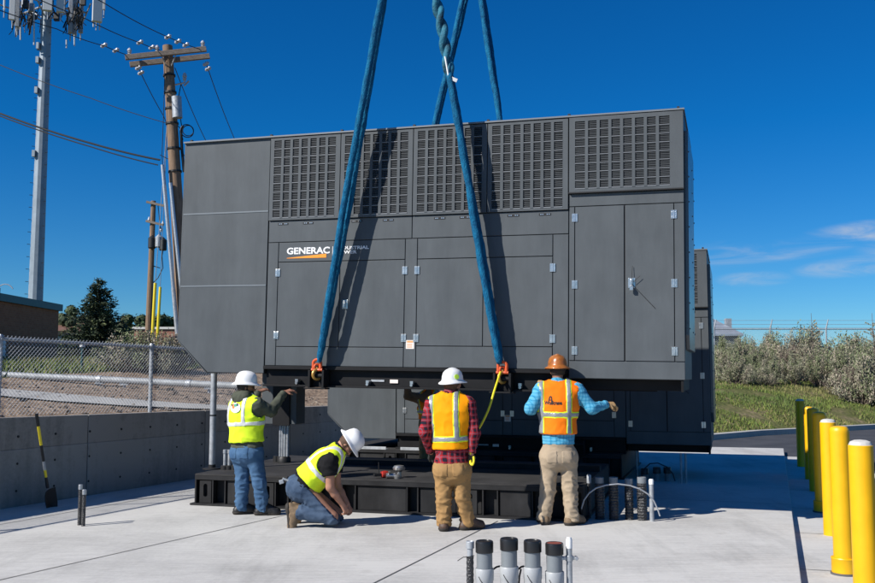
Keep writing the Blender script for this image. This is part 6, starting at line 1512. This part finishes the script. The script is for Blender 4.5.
b = MB(); b.tube([at(164, 246, Yq2), at(162, 256, Yq2), at(163, 268, Yq2), at(158, 278, Yq2), at(152, 284, Yq2)], 0.03, 5); b.tube([at(150, 265, Yq2), at(160, 268, Yq2)], 0.03, 5); b.tube([at(158, 205, Yq2), at(160, 225, Yq2), at(161, 240, Yq2)], 0.025, 5); b.build('pole_cables', M['cable'], root)
for u, v in ((149, 220), (163, 224), (161, 230)): p = at(u, v, Yq2); MB().lathe([(0.03, -0.15), (0.09, 0), (0.03, 0.2)], 8, tuple(p)).build('insulator', M['ceramic'], root, smooth=True)
OFF = Vector((0, 0, 0))

# guy wires with yellow guards
for (ut, vt), (ub, vb), Yg, lab in (((155.3, 283), (150.6, 371), 32, 'bright yellow guy wire guard, left and nearer one of the pair'), ((160.3, 287), (156.6, 352), 36, 'bright yellow guy wire guard, right and shorter one of the pair')):
    a, b2 = at(ut, vt, Yg), at(ub, vb, Yg); root = thing('guy_wire', b2, label=lab, cat='guy guard', group='yellow guarded guy wires'); OFF = b2.copy()
    MB().tube([b2, a], [0.06, 0.052], 10).build('yellow_guard', M['yellow2'], root, smooth=True)
    e_ = at(ub - (ut - ub) * 0.15, vb + (vb - vt) * 0.15, Yg); MB().tube([e_, a, at(167, 125, Yp)], 0.012, 4).build('wire', M['galv_dull'], root)
    OFF = Vector((0, 0, 0))
# low green marker posts by the building
for u, v0, v1, lab in ((81.5, 347, 367, 'thin teal post with white head in the grass behind the fence'),):
    p = hit(u, 371); zt4 = at(u, v0, p.y).z; root = thing('marker_post', p, label=lab, cat='post'); MB().tube([(0, 0, -0.1), (0, 0, zt4 - p.z)], 0.03, 8).build('post', M['teal'], root); MB().lathe([(0.07, zt4 - p.z), (0.08, zt4 - p.z + 0.08), (0.03, zt4 - p.z + 0.14)], 10).build('post_head', M['white'], root)

# ------------------------------------------------------------------ camera, light, world
cam = D.cameras.new('camera'); co = D.objects.new('camera', cam); COL.objects.link(co); co.location = (0, 0, CAMH); co.rotation_euler = (PI / 2 + PITCH, 0, 0)
cam.sensor_width = 36; cam.lens = 36 * F / 875; cam.clip_end = 6000; cam.clip_start = 0.1; SC.camera = co
LD = Vector((1.13, 0.67, -1.0)).normalized()
sl = D.lights.new('sun', 'SUN'); so = D.objects.new('sun', sl); COL.objects.link(so); sl.energy = 4.9; sl.angle = math.radians(0.53); sl.color = (1.0, 0.955, 0.89)
so.rotation_euler = LD.to_track_quat('-Z', 'Y').to_euler(); so.location = (-30, -20, 30)
wd = D.worlds.new('World'); SC.world = wd; wd.use_nodes = True; nt = wd.node_tree; L = nt.links.new
bg = nt.nodes['Background']; bg.inputs['Strength'].default_value = 0.058
sky = N(nt, 'ShaderNodeTexSky', sky_type='NISHITA'); sky.sun_disc = False; sky.sun_elevation = math.asin(-LD.z); sky.sun_rotation = math.atan2(-LD.x, -LD.y) % (2 * PI)
sky.altitude = 1500; sky.air_density = 1.0; sky.dust_density = 0.15; sky.ozone_density = 3.5
hs = N(nt, 'ShaderNodeHueSaturation'); hs.inputs['Saturation'].default_value = 1.25; hs.inputs['Value'].default_value = 1.0; L(sky.outputs[0], hs.inputs['Color'])
ml = N(nt, 'ShaderNodeMix', data_type='RGBA', blend_type='MULTIPLY'); ml.inputs[0].default_value = 1.0; L(hs.outputs[0], ml.inputs[6]); 
tc = N(nt, 'ShaderNodeTexCoord'); sx = N(nt, 'ShaderNodeSeparateXYZ'); L(tc.outputs['Generated'], sx.inputs[0])
def mth(op, a, b=None):
    n = N(nt, 'ShaderNodeMath', operation=op)
    for i, q in enumerate((a, b)):
        if q is None: continue
        if isinstance(q, (int, float)): n.inputs[i].default_value = q
        else: L(q, n.inputs[i])
    return n.outputs[0]
az = mth('ARCTAN2', sx.outputs[0], sx.outputs[1]); elv = mth('ARCSINE', sx.outputs[2])
er = N(nt, 'ShaderNodeValToRGB'); er.color_ramp.elements[0].position = 0.02; er.color_ramp.elements[0].color = (0.62, 1.0, 1.26, 1); er.color_ramp.elements[1].position = 0.26; er.color_ramp.elements[1].color = (0.10, 0.98, 1.42, 1)
L(elv, er.inputs['Fac']); L(er.outputs['Color'], ml.inputs[7])
cv = N(nt, 'ShaderNodeCombineXYZ'); L(mth('MULTIPLY', az, 5.0), cv.inputs[0]); L(mth('MULTIPLY', elv, 26.0), cv.inputs[1]); cv.inputs[2].default_value = 3.1
cn = N(nt, 'ShaderNodeTexNoise', Scale=2.1, Detail=9.0, Roughness=0.62, Distortion=0.9); L(cv.outputs[0], cn.inputs['Vector'])
def mr(v, a, b, c=0, d=1):
    n = N(nt, 'ShaderNodeMapRange', interpolation_type='SMOOTHSTEP'); n.inputs['From Min'].default_value = a; n.inputs['From Max'].default_value = b; n.inputs['To Min'].default_value = c; n.inputs['To Max'].default_value = d; L(v, n.inputs['Value']); return n.outputs['Result']
# clouds: three thin streaks low in the sky to the right of the units
def streak(a0, e0, wa, we, tilt=0.0):
    da = mth('DIVIDE', mth('SUBTRACT', az, a0), wa); de = mth('DIVIDE', mth('SUBTRACT', mth('SUBTRACT', elv, e0), mth('MULTIPLY', mth('SUBTRACT', az, a0), tilt)), we)
    r2 = mth('ADD', mth('MULTIPLY', da, da), mth('MULTIPLY', de, de)); return mr(r2, 1.6, -0.1)
def pang(u, v): r = ray(u, v); return math.atan2(r.x, r.y), math.asin(r.z / r.length)
ms = None
for u, v, wu, wv, am, tl_ in ((860, 233, 48, 10, 1.0, 0.05), (860, 266, 52, 9, 0.95, 0.06), (755, 279, 32, 7, 0.75, 0.0), (770, 252, 95, 10, 0.5, 0.1), (940, 245, 60, 22, 0.9, 0.0), (722, 252, 26, 10, 0.4, 0.0)):
    a0, e0 = pang(u, v); q = mth('MULTIPLY', streak(a0, e0, wu / F, wv / F, tl_), am); ms = q if ms is None else mth('MAXIMUM', ms, q)
cm_ = mth('MULTIPLY', ms, mr(cn.outputs['Fac'], 0.36, 0.86))
mx = N(nt, 'ShaderNodeMix', data_type='RGBA'); L(cm_, mx.inputs[0]); L(ml.outputs[2], mx.inputs[6]); mx.inputs[7].default_value = (7.5, 8.0, 8.8, 1); L(mx.outputs[2], bg.inputs['Color'])
vs_ = SC.view_settings; vs_.view_transform = 'Standard'; vs_.look = 'None'; vs_.exposure = 0.36; vs_.gamma = 1.0; vs_.use_curve_mapping = False
SC.render.engine = 'CYCLES'; SC.cycles.use_denoising = True; SC.cycles.max_bounces = 6; SC.cycles.diffuse_bounces = 2
SC.render.resolution_x, SC.render.resolution_y = 1024, 682
